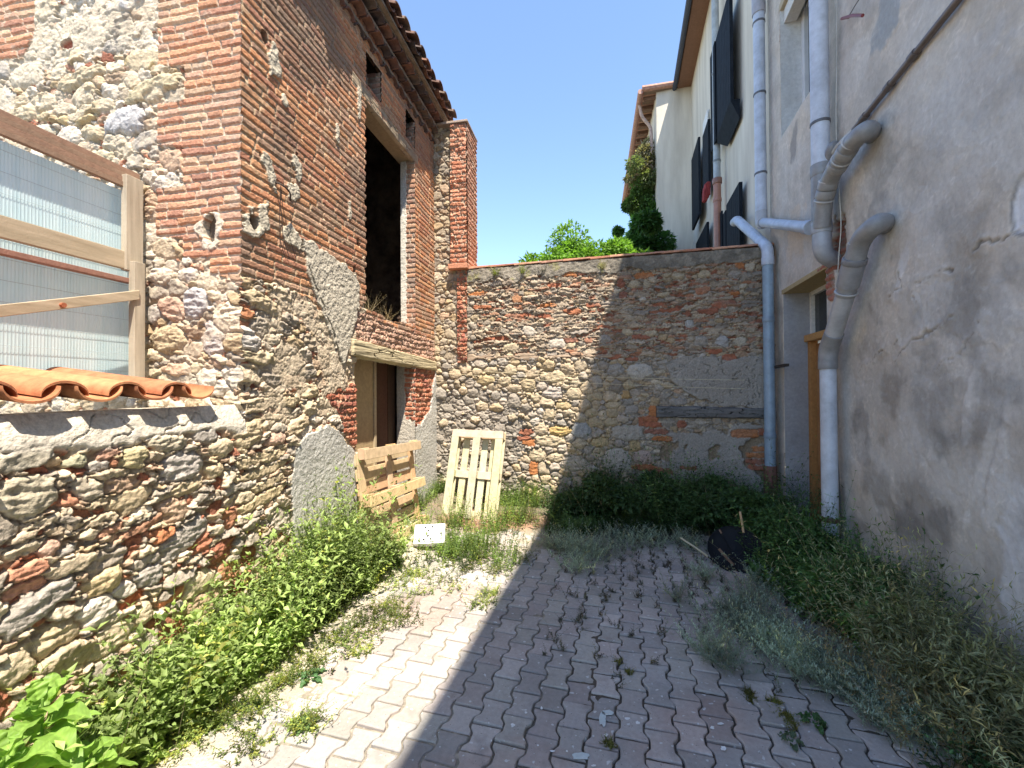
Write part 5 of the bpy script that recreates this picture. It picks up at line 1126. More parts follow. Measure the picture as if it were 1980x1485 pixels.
# ------------------------------------------------------------------ ground: paving blocks in soil, open ground beyond
AP = R(4.4)
PU = np.array([math.cos(AP), -math.sin(AP)]); PV = np.array([math.sin(AP), math.cos(AP)])   # across, along
PW, PL = .137, .172
def build_pavers():
    rs = np.random.RandomState(21)
    sN = np.array([-.5, -.44, -.36, -.30, -.24, -.19, -.13, 0, .13, .19, .24, .30, .36, .44, .5]); K = len(sN)
    f = -np.clip(1.9 * np.cos(2 * np.pi * sN), -1, 1)
    hw = PW / 2 * (1 + .17 * f)
    V_, F_, C_ = [], [], []; base = 0
    pal = np.array([(.35, .32, .295), (.38, .345, .32), (.325, .305, .288), (.41, .37, .34), (.36, .335, .30), (.37, .325, .30)])
    for i in range(-17, 18):
        for j in range(0, 38):
            cu = i * PW; cv = .1 + (j + .5 * (i % 2)) * PL
            x, y = PU * cu + PV * cv
            if x < -2.2 or x > 2.0 - .0 * y or y > 5.55 or y < .15: continue
            if rs.rand() < .006: continue
            g = .0040 + rs.rand() * .0014
            rings = []
            rot = rs.randn() * .012; ju, jv = rs.randn(2) * .0012; dz = rs.randn() * .0026; tx, ty = rs.randn(2) * .017
            for inset, z in ((g + .0055, 0.0), (g + .0022, -.0016), (g, -.0055), (g, -.04)):
                h = hw - inset; s = sN * PL; s = np.sign(s) * np.minimum(np.abs(s), PL / 2 - inset - .0012)
                cut = np.ones(K)
                w = h + rs.randn(K) * .0004
                rings.append((np.stack([-w, s], -1), np.stack([w, s], -1), z))
            rv = []
            for Lf, Rt, z in rings:
                P = np.concatenate([Lf, Rt[::-1]])      # closed outline, 2K points
                a = P[:, 0] * math.cos(rot) - P[:, 1] * math.sin(rot) + cu + ju; b = P[:, 0] * math.sin(rot) + P[:, 1] * math.cos(rot) + cv + jv
                xy = a[:, None] * PU + b[:, None] * PV
                rv.append(np.column_stack([xy, z + dz + P[:, 0] * tx + P[:, 1] * ty]))
            V_.append(np.concatenate(rv)); n = 2 * K
            q = []
            for k in range(K - 1): q.append((base + k, base + n - 1 - k, base + n - 2 - k, base + k + 1))
            for r_ in range(3):
                for k in range(n): k2 = (k + 1) % n; q.append((base + r_ * n + k, base + r_ * n + k2, base + (r_ + 1) * n + k2, base + (r_ + 1) * n + k))
            F_.append(np.array(q)); c = pal[rs.randint(6)] * (.86 + .28 * rs.rand()); C_.append(np.tile(c, (4 * n, 1))); base += 4 * n
    V_ = np.concatenate(V_); C_ = np.concatenate(C_)
    st = fbm(V_[:, 0], V_[:, 1], 1.6, 4, 901); C_ = C_ * (1 + .16 * st)[:, None]
    rr_ = ss(.35, .6, fbm(V_[:, 0], V_[:, 1], 1.1, 3, 903)); C_ = C_ * (1 - .3 * rr_[:, None]) + np.array((.36, .22, .17)) * .3 * rr_[:, None]
    V_[:, 2] += .006 * fbm(V_[:, 0], V_[:, 1], .8, 2, 905)
    return V_, np.concatenate(F_)[:, ::-1], C_
V_, F_, C_ = build_pavers()
m = M['paver']; n = m.node_tree.nodes; l = m.node_tree.links; b = n['Principled BSDF']
src = b.inputs['Base Color'].links[0].from_socket; tc = n.new('ShaderNodeTexCoord')
def speck(scale, lo, hi, col, prev, det=2, amt=1.0):
    nz = node(n, 'ShaderNodeTexNoise', Scale=scale, Detail=det, Roughness=.5); l.new(tc.outputs['Object'], nz.inputs['Vector'])
    mr = node(n, 'ShaderNodeMapRange'); mr.inputs[1].default_value = lo; mr.inputs[2].default_value = hi; mr.inputs[4].default_value = amt; l.new(nz.outputs[0], mr.inputs[0])
    mx = n.new('ShaderNodeMix'); mx.data_type = 'RGBA'; l.new(mr.outputs[0], mx.inputs[0]); l.new(prev, mx.inputs[6]); mx.inputs[7].default_value = (*col, 1); return mx.outputs[2]
s1 = speck(7, .56, .72, (.24, .21, .19), src, 6, .6); s2 = speck(34, .69, .73, (.58, .58, .57), s1, 1, .8); s3 = speck(90, .66, .72, (.16, .14, .13), s2, 2, .7)
l.new(s3, b.inputs['Base Color'])
pav = np_mesh('paving', V_, F_, M['paver'], C_, False); tag(pav, kind='structure')
# soil sheet: in the joints, drifting over the blocks along the walls
gx = np.arange(-2.32, 2.35, .0125); gy = np.arange(.1, 5.86, .0125); GX, GY = np.meshgrid(gx, gy)
def pxg(px, py, z=0): p = onZ(px, py, z); return p.x, p.y
dl = GX - (XA + .62 + .10 * fbm(GX, GY, 1.5, 3, 911))
left = ss(.12, -.20, dl); back = ss(4.30, 5.0, GY + .35 * fbm(GX, GY, 1.4, 3, 913) - .10 * GX)
right = ss(1.28, 1.72, GX - .05 * GY + .12 * fbm(GX, GY, 1.6, 3, 915))
cover = np.maximum(np.maximum(left, back), right)
patch = ss(.28, .55, fbm(GX, GY, 1.9, 4, 917) + .25 * ss(-.2, -1.6, GX)) * .8
Zs = -.013 + .004 * fbm(GX, GY, 9, 3, 919) + .018 * cover + .009 * patch + .05 * ss(5.2, 5.8, GY) + .04 * ss(-1.95, -2.27, GX) + .05 * ss(1.7, 2.2, GX) + .003 * fbm(GX, GY, 30, 2, 921) * (1 + cover) + .12 * ss(-1.70, -2.1, GX) * ss(3.1, 3.6, GY)
sand = ss(-.05, -.6, GX + .3 * fbm(GX, GY, 1.2, 3, 923)) * ss(5.3, 4.4, GY)
Cs = np.zeros(GX.shape + (3,)) + np.array((.085, .07, .055)); Cs = Cs * (1 - sand[..., None]) + np.array((.41, .36, .285)) * sand[..., None]
Cs = Cs * (1 - (cover * .6 * (1 - sand))[..., None]) + np.array((.24, .195, .14)) * (cover * .6 * (1 - sand))[..., None]
jw = (Zs < -.004)[..., None]; Cs = np.where(jw & (sand > .1)[..., None], Cs * .62, Cs)
rx, ry = pxg(950, 1010); rp = ss(.65, .2, np.hypot((GX - rx) / 1.3, GY - ry) + .2 * fbm(GX, GY, 4, 3, 925)); Cs = Cs * (1 - .7 * rp[..., None]) + np.array((.34, .19, .12)) * .7 * rp[..., None]
Cs = Cs * (1 + .25 * fbm(GX, GY, 6, 4, 927))[..., None]
idx = np.arange(GX.size).reshape(GX.shape); q = np.stack([idx[:-1, :-1], idx[:-1, 1:], idx[1:, 1:], idx[1:, :-1]], -1).reshape(-1, 4)
soil = np_mesh('soil', np.stack([GX, GY, Zs], -1).reshape(-1, 3), q, M['soil'], Cs.reshape(-1, 3)); tag(soil, kind='structure')
mb = MB(); S_ = 300; mb.quad((-S_, -S_, -.06), (S_, -S_, -.06), (S_, S_, -.06), (-S_, S_, -.06))
M['far_ground'] = mat_noise('far_ground', (.16, .15, .10), (.26, .24, .18), .8, .95)
o = mb.build('ground', M['far_ground']); tag(o, kind='structure')
mb = MB(); mb.quad((-9, -6, -.02), (9, -6, -.02), (9, .2, -.02), (-9, .2, -.02)); M['yard'] = mat_noise('yard_paving', (.26, .24, .22), (.36, .32, .3), 4, .9); o = mb.build('yard_ground', M['yard']); tag(o, kind='structure')
# dried paint splashes on the blocks
rs = np.random.RandomState(5); mb = MB()
for (px, py, rx, ry) in [(1122, 1461, 17, 7), (1165, 1390, 8, 13), (1175, 1378, 12, 5), (1213, 1389, 5, 2.5), (1233, 1397, 4, 3), (1377, 1407, 4, 3), (1393, 1399, 6, 2.5), (1399, 1447, 5, 4.5), (992, 1402, 4, 4), (1017, 1378, 2.5, 2), (1047, 1369, 2, 3), (1096, 1452, 2, 2), (1148, 1480, 5, 2), (1068, 1452, 5, 2), (1040, 1441, 2, 1.5), (1172, 1421, 4, 3), (1085, 1267, 2.5, 1.5), (950, 1432, 1.5, 2), (1010, 1275, 2.5, 1.2)]:
    P = []
    for k in range(14):
        a = 2 * math.pi * k / 14; r_ = 1 + .25 * rs.randn() * .6; p = onZ(px + rx * r_ * math.cos(a), py + ry * r_ * math.sin(a), .0065); P.append(p)
    mb.add(P, [tuple(range(14))[::-1]], (.50, .55, .54) if rx > 6 else (.7, .7, .68))
paint = mb.build('paint_splash', M['render'], pav); paint['kind'] = 'stuff'
# ------------------------------------------------------------------ plants
class Leaves:
    def __init__(s): s.V = []; s.F = []; s.C = []; s.n = 0
    def push(s, V, F, C):
        s.V.append(V.reshape(-1, 3)); s.F.append((F + s.n).reshape(-1, 3)); s.C.append(C.reshape(-1, 3)); s.n += V.reshape(-1, 3).shape[0]
    def leaves(s, B, D, N, L, W, C, fold=.25, curl=.2):
        """B base (n,3), D axis, N up normal, L length, W width, C colour; two folded triangles pairs each"""
        n = len(B); D = D / np.linalg.norm(D, axis=1, keepdims=True); S_ = np.cross(D, N); S_ /= np.linalg.norm(S_, axis=1, keepdims=True) + 1e-9; U_ = np.cross(S_, D)
        L = np.broadcast_to(L, (n,))[:, None]; W = np.broadcast_to(W, (n,))[:, None]
        mid = B + D * L * .45
        l_ = mid + S_ * W * .5 + U_ * W * fold; r_ = mid - S_ * W * .5 + U_ * W * fold; t_ = B + D * L - U_ * L * curl; m_ = mid + D * L * .05
        V = np.stack([B, l_, m_, r_, t_], 1); o = (np.arange(n) * 5)[:, None, None]
        F = np.array([(0, 2, 1), (0, 3, 2), (1, 2, 4), (2, 3, 4)])[None] + o
        Cc = np.repeat(C[:, None, :], 5, 1) * np.array([.85, 1.0, .92, 1.0, 1.06])[None, :, None]
        s.push(V, F, Cc)
    def ribbons(s, P, w, C):
        """P (n,m,3) stem polylines as crossed ribbons"""
        n, m_, _ = P.shape
        for ax in (np.array((1., 0, 0)), np.array((0, 1., 0))):
            ww = (np.linspace(1, .35, m_)[None, :, None] * np.broadcast_to(w, (n,))[:, None, None]) * ax
            V = np.stack([P - ww, P + ww], 2); idx = np.arange(n * m_ * 2).reshape(n, m_, 2)
            a, b, c, d = idx[:, :-1, 0], idx[:, :-1, 1], idx[:, 1:, 1], idx[:, 1:, 0]
            F = np.concatenate([np.stack([a, b, c], -1).reshape(-1, 3), np.stack([a, c, d], -1).reshape(-1, 3)])
            s.push(V, F, np.repeat(np.repeat(C[:, None, None, :], m_, 1), 2, 2))
    def build(s, name, mat, parent=None):
        return np_mesh(name, np.concatenate(s.V), np.concatenate(s.F), mat, np.concatenate(s.C), False, parent)
def stems(Lf, P, H, rs, nodes=9, L=.035, wr=.5, col=(.10, .19, .035), cvar=.25, lean=.25, pairs=2, up=.35, stemw=.0015, top=1.0, yellow=.1, taper=.5, start=.12, fold=.2, scol=None, jit=.0):
    """upright leafy stems: P (n,2) or (n,3) feet, H heights"""
    n = len(P); P3 = np.zeros((n, 3)); P3[:, :P.shape[1]] = P
    ln = rs.randn(n, 2) * lean; t = np.linspace(0, 1, nodes + 1)
    bend = rs.randn(n, 2) * lean * .6
    X = P3[:, None, :] + np.concatenate([(ln[:, None, :] * t[None, :, None] + bend[:, None, :] * (t ** 2)[None, :, None]) * H[:, None, None], (t[None, :] * H[:, None])[..., None]], -1)
    X = X + rs.randn(*X.shape) * jit
    c = np.array(col) * (1 + cvar * rs.randn(n, 1)) * (1 + .7 * fbm(P3[:, 0], P3[:, 1], 2.2, 3, 777))[:, None] ; yl = rs.rand(n, 1) < yellow
    c = np.where(yl, c * np.array((1.7, 1.35, 1.0)), c); c = np.clip(c, .004, .9)
    Lf.ribbons(X, stemw, c * .9 if scol is None else np.array(scol) * (.8 + .4 * rs.rand(n, 1)))
    ph = rs.rand(n) * 6.28
    for k in range(nodes + 1):
        if t[k] < start: continue
        for j in range(pairs):
            a = ph + k * 2.4 + j * 2 * math.pi / pairs + rs.randn(n) * .4
            el = up + rs.randn(n) * .3 + .5 * (t[k] > .85)
            D = np.stack([np.cos(a) * np.cos(el), np.sin(a) * np.cos(el), np.sin(el)], -1)
            sz = L * (1 - taper * t[k] ** 1.5) * (.7 + .6 * rs.rand(n))
            N = np.stack([-np.cos(a) * np.sin(el), -np.sin(a) * np.sin(el), np.cos(el)], -1) + rs.randn(n, 3) * .25
            cc = c * (.8 + .45 * rs.rand(n, 1)) * (.85 + .35 * t[k])
            Lf.leaves(X[:, k], D, N, sz, sz * wr, np.clip(cc, .004, .9), fold, .15)
def scatter(rs, n, u0, u1, v0, v1, dens=None):
    P = np.stack([u0 + (u1 - u0) * rs.rand(n), v0 + (v1 - v0) * rs.rand(n)], -1)
    if dens is not None: P = P[rs.rand(len(P)) < dens(P[:, 0], P[:, 1])]
    return P
def pxpts(rs, lst):
    """clumps given by where they stand in the photo: (px, py, spread m, count)"""
    out = []
    for px, py, sp, n in lst:
        p = onZ(px, py, 0); out.append(np.array([p.x, p.y]) + rs.randn(n, 2) * sp)
    return np.concatenate(out)
def mounds(Lf, cs, rad, n_, L, col, rs, wr=.45):
    for (x, y, z) in cs:
        d = rs.randn(n_, 3); d /= np.linalg.norm(d, axis=1, keepdims=True); d[:, 2] = np.abs(d[:, 2]) * .9 - .15; r_ = rad * (.6 + .6 * rs.rand()) * rs.rand(n_) ** .4
        B = np.array((x, y, z)) + d * r_[:, None]; B[:, 2] = np.maximum(B[:, 2], .01); c = np.array(col) * (.75 + .5 * rs.rand()) * (1 + .25 * rs.randn(n_, 1))
        Lf.leaves(B, d + rs.randn(n_, 3) * .5, rs.randn(n_, 3) * .5 + np.array((0, 0, 1)), L * (.6 + .7 * rs.rand(n_)), L * wr * (.7 + .6 * rs.rand(n_)), np.clip(c, .005, .9), .2, .2)
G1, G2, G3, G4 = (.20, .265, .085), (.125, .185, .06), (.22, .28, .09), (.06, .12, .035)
rs = np.random.RandomState(100)
# bank of weeds along the left wall
Lf = Leaves(); CV = None
def densL(x, y):
    w = np.interp(y, [.7, 1.3, 1.9, 2.6, 3.4, 4.3], [.24, .30, .38, .44, .46, .34]); d = x - XA
    return np.clip((w - d) / .06 + fbm(x, y, 5, 2, 950) * .9, 0, 1)
P = scatter(rs, 3000, XA + .01, XA + .62, .75, 4.2, densL); yy = P[:, 1]; dd = P[:, 0] - XA
Hh = np.interp(yy, [.8, 1.4, 2.0, 2.6, 3.1, 3.7, 4.2], [.22, .30, .40, .50, .58, .30, .16]) * (.55 + .75 * rs.rand(len(P))) * (1 - .45 * ss(.15, .5, dd)) * (1 + .8 * fbm(P[:, 0], yy, 2.6, 3, 951))
Hh = np.maximum(Hh, .06)
stems(Lf, P, Hh, rs, 10, .040, .55, G1, .22, .32, 2, .25, .0016, start=.05)
k = rs.rand(len(P)) < .35; stems(Lf, P[k] + rs.randn(k.sum(), 2) * .02, Hh[k] * 1.12, rs, 7, .068, .45, (.26, .34, .11), .25, .4, 2, .3, taper=.3, yellow=.02)
P2 = scatter(rs, 70, XA + .03, XA + .25, 2.6, 3.5); stems(Lf, P2, .45 + .3 * rs.rand(len(P2)), rs, 18, .026, .4, G2, .2, .12, 3, .3, taper=.8)
mounds(Lf, [(XA + rs.uniform(.08, .30), y_, rs.uniform(.08, .22)) for y_ in np.linspace(1.1, 3.5, 22)], .13, 300, .036, (.19, .26, .085), rs)
o = Lf.build('weeds', M['leaf']); tag(o, 'thick bright green bank of weeds along the foot of the low wall', 'weeds', kind='stuff')
# weeds by the door, pallets and white box
Lf = Leaves()
P = pxpts(rs, [(760, 1010, .16, 170), (720, 1060, .14, 150), (820, 985, .16, 160), (850, 960, .14, 130), (790, 1040, .14, 110), (900, 1060, .18, 150), (940, 1080, .18, 110), (1000, 1010, .13, 120), (1030, 975, .14, 160), (980, 965, .10, 90), (860, 1080, .16, 80), (690, 1030, .10, 80), (880, 1020, .12, 70), (960, 1030, .10, 60), (745, 1100, .10, 60), (900, 940, .1, 60)])
P[:, 1] = np.minimum(P[:, 1], YB - .08); P[:, 0] = np.maximum(P[:, 0], XA + .06)
near = ss(4.9, 3.9, P[:, 1]); Hh = (.32 - .17 * near) * (.5 + .8 * rs.rand(len(P)))
stems(Lf, P, Hh, rs, 9, .032, .45, (.13, .20, .045), .25, .3, 2, .3, yellow=.2)
k = rs.rand(len(P)) < .35; stems(Lf, P[k] + .03, Hh[k] * 1.25, rs, 14, .02, .3, G2, .2, .2, 3, .4, yellow=.2)
o = Lf.build('weeds', M['leaf']); tag(o, 'sunlit green weeds around the pallets in the far left corner', 'weeds', kind='stuff')
# low growth on the sunny paving, between wall bank and shadow
Lf = Leaves()
P = pxpts(rs, [(545, 1320, .05, 60), (600, 1290, .07, 70), (650, 1240, .06, 50), (700, 1215, .10, 110), (745, 1180, .09, 110), (770, 1200, .06, 50), (700, 1260, .05, 30), (470, 1380, .06, 50), (500, 1360, .05, 40), (420, 1400, .06, 60), (380, 1420, .05, 50), (580, 1400, .03, 35), (600, 1410, .03, 25), (640, 1190, .06, 40), (660, 1150, .06, 50), (330, 1450, .06, 50), (760, 1130, .08, 60), (800, 1110, .08, 60), (840, 1120, .07, 30), (930, 1170, .05, 45), (945, 1150, .04, 35), (810, 1150, .05, 20), (960, 1105, .08, 60), (1000, 1080, .08, 60), (900, 1105, .07, 40), (480, 1450, .05, 30), (880, 1140, .06, 20)])
stems(Lf, P, .03 + .07 * rs.rand(len(P)), rs, 5, .018, .5, (.15, .20, .055), .3, .8, 2, .2, yellow=.3, start=0)
o = Lf.build('weeds', M['leaf']); tag(o, 'low patches of pale weeds growing over the sunlit paving', 'weeds', kind='stuff')
# shaded bank under the back wall
Lf = Leaves()
def densB(x, y):
    f = np.interp(x, [-.6, .2, 1.2, 2.2], [4.75, 4.75, 4.95, 4.7]); return np.clip((y - f) / .12 + fbm(x, y, 3, 2, 960) * 1.2, 0, 1)
P = scatter(rs, 3000, -.55, 2.12, 4.55, YB - .05, densB)
P = P[P[:, 0] < 2.1 - (YB - P[:, 1]) * .07]
Hh = np.maximum(.12, .38 + .62 * fbm(P[:, 0], P[:, 1], 1.5, 3, 961)) * (.6 + .6 * rs.rand(len(P))) * (.55 + .55 * ss(4.7, 5.3, P[:, 1]))
Hh = np.maximum(Hh, .08)
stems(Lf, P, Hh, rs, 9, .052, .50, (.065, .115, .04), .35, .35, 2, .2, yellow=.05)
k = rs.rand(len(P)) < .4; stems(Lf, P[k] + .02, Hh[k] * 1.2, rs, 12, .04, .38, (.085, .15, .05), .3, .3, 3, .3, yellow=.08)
mounds(Lf, [(rs.uniform(-.4, 2.0), rs.uniform(5.0, 5.6), rs.uniform(.12, .46)) for _ in range(30)], .22, 620, .062, (.07, .125, .045), rs, .5)
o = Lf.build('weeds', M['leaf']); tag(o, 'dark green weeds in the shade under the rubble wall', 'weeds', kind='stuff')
# grey-green low plants in front and in the joints
Lf = Leaves()
P = pxpts(rs, [(1090, 1060, .12, 160), (1150, 1075, .12, 150), (1200, 1050, .14, 110), (1120, 1100, .10, 70), (1260, 1050, .14, 90), (1330, 1060, .10, 60), (1360, 1120, .05, 40), (1440, 1190, .10, 110), (1420, 1220, .08, 80), (1460, 1160, .08, 60), (1500, 1260, .09, 120), (1540, 1290, .08, 120), (1490, 1230, .08, 90), (1590, 1310, .09, 140), (1640, 1330, .08, 130), (1380, 1270, .06, 60), (1400, 1290, .04, 40), (1690, 1370, .07, 110), (1740, 1420, .06, 90), (1310, 1160, .05, 25), (1480, 1130, .06, 50)])
stems(Lf, P, .08 + .13 * rs.rand(len(P)), rs, 12, .026, .18, (.25, .30, .25), .2, .6, 3, .7, .0009, yellow=.08, scol=(.26, .27, .22), taper=.2)
o = Lf.build('weeds', M['leaf']); tag(o, 'feathery grey-green weeds spreading over the shaded paving', 'weeds', kind='stuff')
Lf = Leaves()
jp = []
for i in range(-4, 14):
    for j in range(8, 30):
        for (a, b) in ((.5, rs.rand() - .5), (rs.rand() - .5, .5)):
            cu = (i + a) * PW; cv = .1 + (j + .5 * (i % 2) + b) * PL; x, y = PU * cu + PV * cv
            w = ss(2.4, 3.6, y + .9 * fbm(x * 1.0, y, 1.3, 3, 970)) * .9
            if rs.rand() < w * .6: jp.append(np.array([x, y]) + rs.randn(rs.randint(3, 11), 2) * .016)
P = np.concatenate(jp); stems(Lf, P, .02 + .085 * rs.rand(len(P)) ** 1.7, rs, 6, .014, .45, (.085, .09, .065), .35, .5, 2, .5, .0009, yellow=.1, start=0, scol=(.12, .11, .08))
o = Lf.build('weeds', M['leaf']); tag(o, 'tiny dark tufts growing in the joints of the paving', 'weeds', kind='stuff')
# bank at the right wall: dark green, then an olive dry-leaved thicket
def wallx(y): return 2.19 - (5.66 - y) * .07
Lf = Leaves()
P = scatter(rs, 2300, .9, 2.2, 2.75, 4.9, lambda x, y: np.clip((x - np.interp(y, [2.7, 3.3, 4.0, 4.9], [1.50, 1.42, 1.32, 1.45])) / .06 + fbm(x, y, 5, 2, 980) * .8, 0, 1) * (x < wallx(y) - .05))
Hh = np.maximum(.12, .44 + .4 * fbm(P[:, 0], P[:, 1], 2.0, 3, 981)) * (.6 + .6 * rs.rand(len(P))) * (.6 + .5 * ss(1.45, 1.8, P[:, 0])); Hh = np.maximum(Hh, .08)
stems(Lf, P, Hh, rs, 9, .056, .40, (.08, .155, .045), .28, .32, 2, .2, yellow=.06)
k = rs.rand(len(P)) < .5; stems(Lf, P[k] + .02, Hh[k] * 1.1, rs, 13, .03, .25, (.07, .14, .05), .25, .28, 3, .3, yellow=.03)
mounds(Lf, [(rs.uniform(1.55, 1.95), rs.uniform(3.0, 4.8), rs.uniform(.12, .42)) for _ in range(24)], .19, 560, .06, (.075, .145, .045), rs, .42)
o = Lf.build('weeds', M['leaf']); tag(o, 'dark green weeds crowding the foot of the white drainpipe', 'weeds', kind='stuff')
Lf = Leaves()
P = scatter(rs, 800, 1.25, 2.0, 1.9, 3.15, lambda x, y: np.clip((x - np.interp(y, [1.9, 2.4, 3.1], [1.55, 1.5, 1.55])) / .06 + .2, 0, 1) * (x < wallx(y) - .05))
Hh = (.66 + .15 * fbm(P[:, 0], P[:, 1], 3, 2, 982)) * (.45 + .7 * rs.rand(len(P)))
stems(Lf, P, Hh, rs, 16, .050, .17, (.26, .27, .15), .28, .38, 2, .35, .0013, yellow=.12, scol=(.26, .23, .14), jit=.006, taper=.3)
P3 = scatter(rs, 240, 1.3, 1.95, 2.0, 3.0, lambda x, y: (x < wallx(y) - .06) * 1.0); stems(Lf, P3, .18 + .2 * rs.rand(len(P3)), rs, 10, .034, .2, (.24, .19, .10), .25, .5, 2, .2, .0012, yellow=.2, scol=(.28, .22, .14), jit=.008)
mounds(Lf, [(rs.uniform(1.55, 1.85), rs.uniform(2.0, 3.0), rs.uniform(.15, .42)) for _ in range(16)], .17, 260, .05, (.22, .23, .12), rs, .2)
o = Lf.build('weeds', M['leaf']); tag(o, 'olive and straw coloured thicket of thin leaved weeds by the grey wall', 'weeds', kind='stuff')
Lf = Leaves()
P = scatter(rs, 420, 1.25, 1.9, 1.25, 2.1, lambda x, y: (x < wallx(y) - .05) * np.clip((x - 1.33) / .1, 0, 1))
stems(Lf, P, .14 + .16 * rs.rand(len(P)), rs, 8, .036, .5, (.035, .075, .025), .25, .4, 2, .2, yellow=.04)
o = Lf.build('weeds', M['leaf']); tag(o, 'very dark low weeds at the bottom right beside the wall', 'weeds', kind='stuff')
Lf = Leaves()
P = np.concatenate([scatter(rs, 40, XA + .05, XA + .4, 1.2, 3.9), scatter(rs, 50, -.9, 2.0, 4.9, 5.6), scatter(rs, 45, 1.45, 1.95, 2.1, 4.6)])
stems(Lf, P, .35 + .4 * rs.rand(len(P)), rs, 9, .022, .15, (.34, .29, .18), .2, .22, 2, .9, .0015, yellow=0, start=.5)
o = Lf.build('dead_stalks', M['dry']); tag(o, 'thin straw coloured stalks standing up through the green weeds', 'dry stalks', kind='stuff')
# long dry sprigs arching over the right bank
def sprig(pts, label, seed, col=(.34, .32, .24)):
    rs2 = np.random.RandomState(seed); P = [Vector(p) for p in pts]; P = smooth_path(P, 6, .2); A = np.array(P)[None]
    Lf = Leaves(); Lf.ribbons(A, .0016, np.array([col])); k = np.arange(0, A.shape[1])
    B = np.repeat(A[0], 2, 0) ; n_ = len(B); D = rs2.randn(n_, 3) * .6 + np.array((0, 0, .5)); Lf.leaves(B, D, rs2.randn(n_, 3), .014, .006, np.clip(np.array([col]) * (.7 + .6 * rs2.rand(n_, 1)), 0, 1))
    o = Lf.build('dry_sprig', M['dry']); tag(o, label, 'plant', 'dry sprigs over the paving')
for i, (a, b_, c, hz) in enumerate([((1630, 1290), (1690, 1370), (1800, 1470), .16), ((1625, 1330), (1700, 1400), (1830, 1450), .10), ((1660, 1290), (1740, 1330), (1850, 1400), .2), ((1700, 1250), (1640, 1240), (1600, 1300), .3)]):
    sprig([onZ(*a, .22), onZ(*b_, hz), onZ(*c, .03)], ['longest pale dry stem arching down to the paving at the bottom right', 'dry stem lying almost flat over the grey-green weeds', 'dry stem bending toward the dark corner weeds', 'short dry stem curling over the edge of the paving'][i], 40 + i)
# big soft-leaved plant in the near left corner
def bigleaf(B, D, L, W, c, seed, droop=.5, fold=.18):
    rs2 = np.random.RandomState(seed); nL, nW = 20, 9; D = Vector(D).normalized(); S_ = D.cross(Vector((0, 0, 1))).normalized(); Un = S_.cross(D)
    V = []
    for i in range(nL):
        t = i / (nL - 1); w = W * (math.sin(math.pi * min(1, t * .97 + .03) ** .75) ** .85) * .5 + .0015
        cen = Vector(B) + D * (L * t) + Un * (L * (.20 * t)) - Vector((0, 0, 1)) * (droop * L * t * t)
        for j in range(nW):
            s = (j / (nW - 1) - .5) * 2
            V.append(tuple(cen + S_ * (w * s) + Un * (abs(s) * w * fold * 2 + .006 * math.sin(t * 17 + seed) * abs(s) + .003 * math.cos(t * 30) * (1 - abs(s)))))
    F = []
    for i in range(nL - 1):
        for j in range(nW - 1):
            a = i * nW + j; F.append((a, a + 1, a + nW + 1, a + nW))
    C = np.array([np.array(c) * (1.3 if j == nW // 2 else (1.12 if (i - abs(j - nW // 2)) % 4 == 0 else .92)) for i in range(nL) for j in range(nW)])
    return np.array(V), np.array(F), C
def rosette(root, centre, n_, L, W, c, seed, h=.12, elev_=(0.1, 1.1)):
    rs2 = np.random.RandomState(seed); Vs, Fs, Cs_, k = [], [], [], 0
    for i in range(n_):
        a = i * 2.39996 + rs2.randn() * .2; el = elev_[0] + (elev_[1] - elev_[0]) * (i / n_) + rs2.randn() * .1; z = h * (i / n_)
        D = (math.cos(a) * math.cos(el), math.sin(a) * math.cos(el), math.sin(el)); s = (1 - .35 * i / n_) * (.85 + .3 * rs2.rand())
        V, F, C = bigleaf((centre[0] + .02 * math.cos(a), centre[1] + .02 * math.sin(a), centre[2] + z), D, L * s, W * s, np.array(c) * (.85 + .3 * rs2.rand()), seed + i, .35 + .4 * rs2.rand())
        np_mesh('leaf', V, F, M['leaf'], C, True, root)
for (px, py, x_, n_, L, W, h, sd) in [(80, 1370, -1.98, 18, .19, .10, .18, 1), (165, 1470, -1.86, 14, .17, .085, .13, 2), (5, 1470, -1.90, 14, .19, .10, .14, 3)]:
    p = onX(px, py, x_); z = p.z - h * .8; root = empty('broadleaf_plant', (p.x, p.y, 0))
    tag(root, ['broad light green leaved plant, tallest of the three in the bottom left corner', 'broad leaved plant spreading from the corner toward the paving', 'broad leaved plant half cut off by the left edge at the bottom'][sd - 1], 'plant', 'broad leaved plants in the near corner')
    mb = MB(); mb.tube([(p.x, p.y, -.01), (p.x + .005, p.y, z + h)], [.007, .004], 8, (.22, .36, .08)); mb.build('stem', M['leaf'], root)
    rosette(root, (p.x, p.y, z), n_, L, W, (.23, .37, .075), 10 + sd * 30, h)
for i, (px, py, n_, L, W, c, lab) in enumerate([(600, 1310, 9, .085, .035, (.10, .20, .08), 'blue-green spiky leaved plant in the low weeds on the sunlit paving'), (590, 1405, 10, .05, .03, (.12, .20, .07), 'small flat rosette of lobed leaves on the pale paving near the camera'), (1575, 1400, 9, .06, .03, (.06, .12, .04), 'dark small leafy plant in a joint at the right of the paving'), (1530, 1435, 8, .05, .028, (.10, .14, .08), 'flat grey-green rosette at the bottom right of the paving')]):
    p = onZ(px, py, 0); root = empty('weed_plant', (p.x, p.y, 0)); tag(root, lab, 'plant', 'single plants on the paving'); rosette(root, (p.x, p.y, .0), n_, L, W, c, 200 + i * 20, .02, (.1, .9))
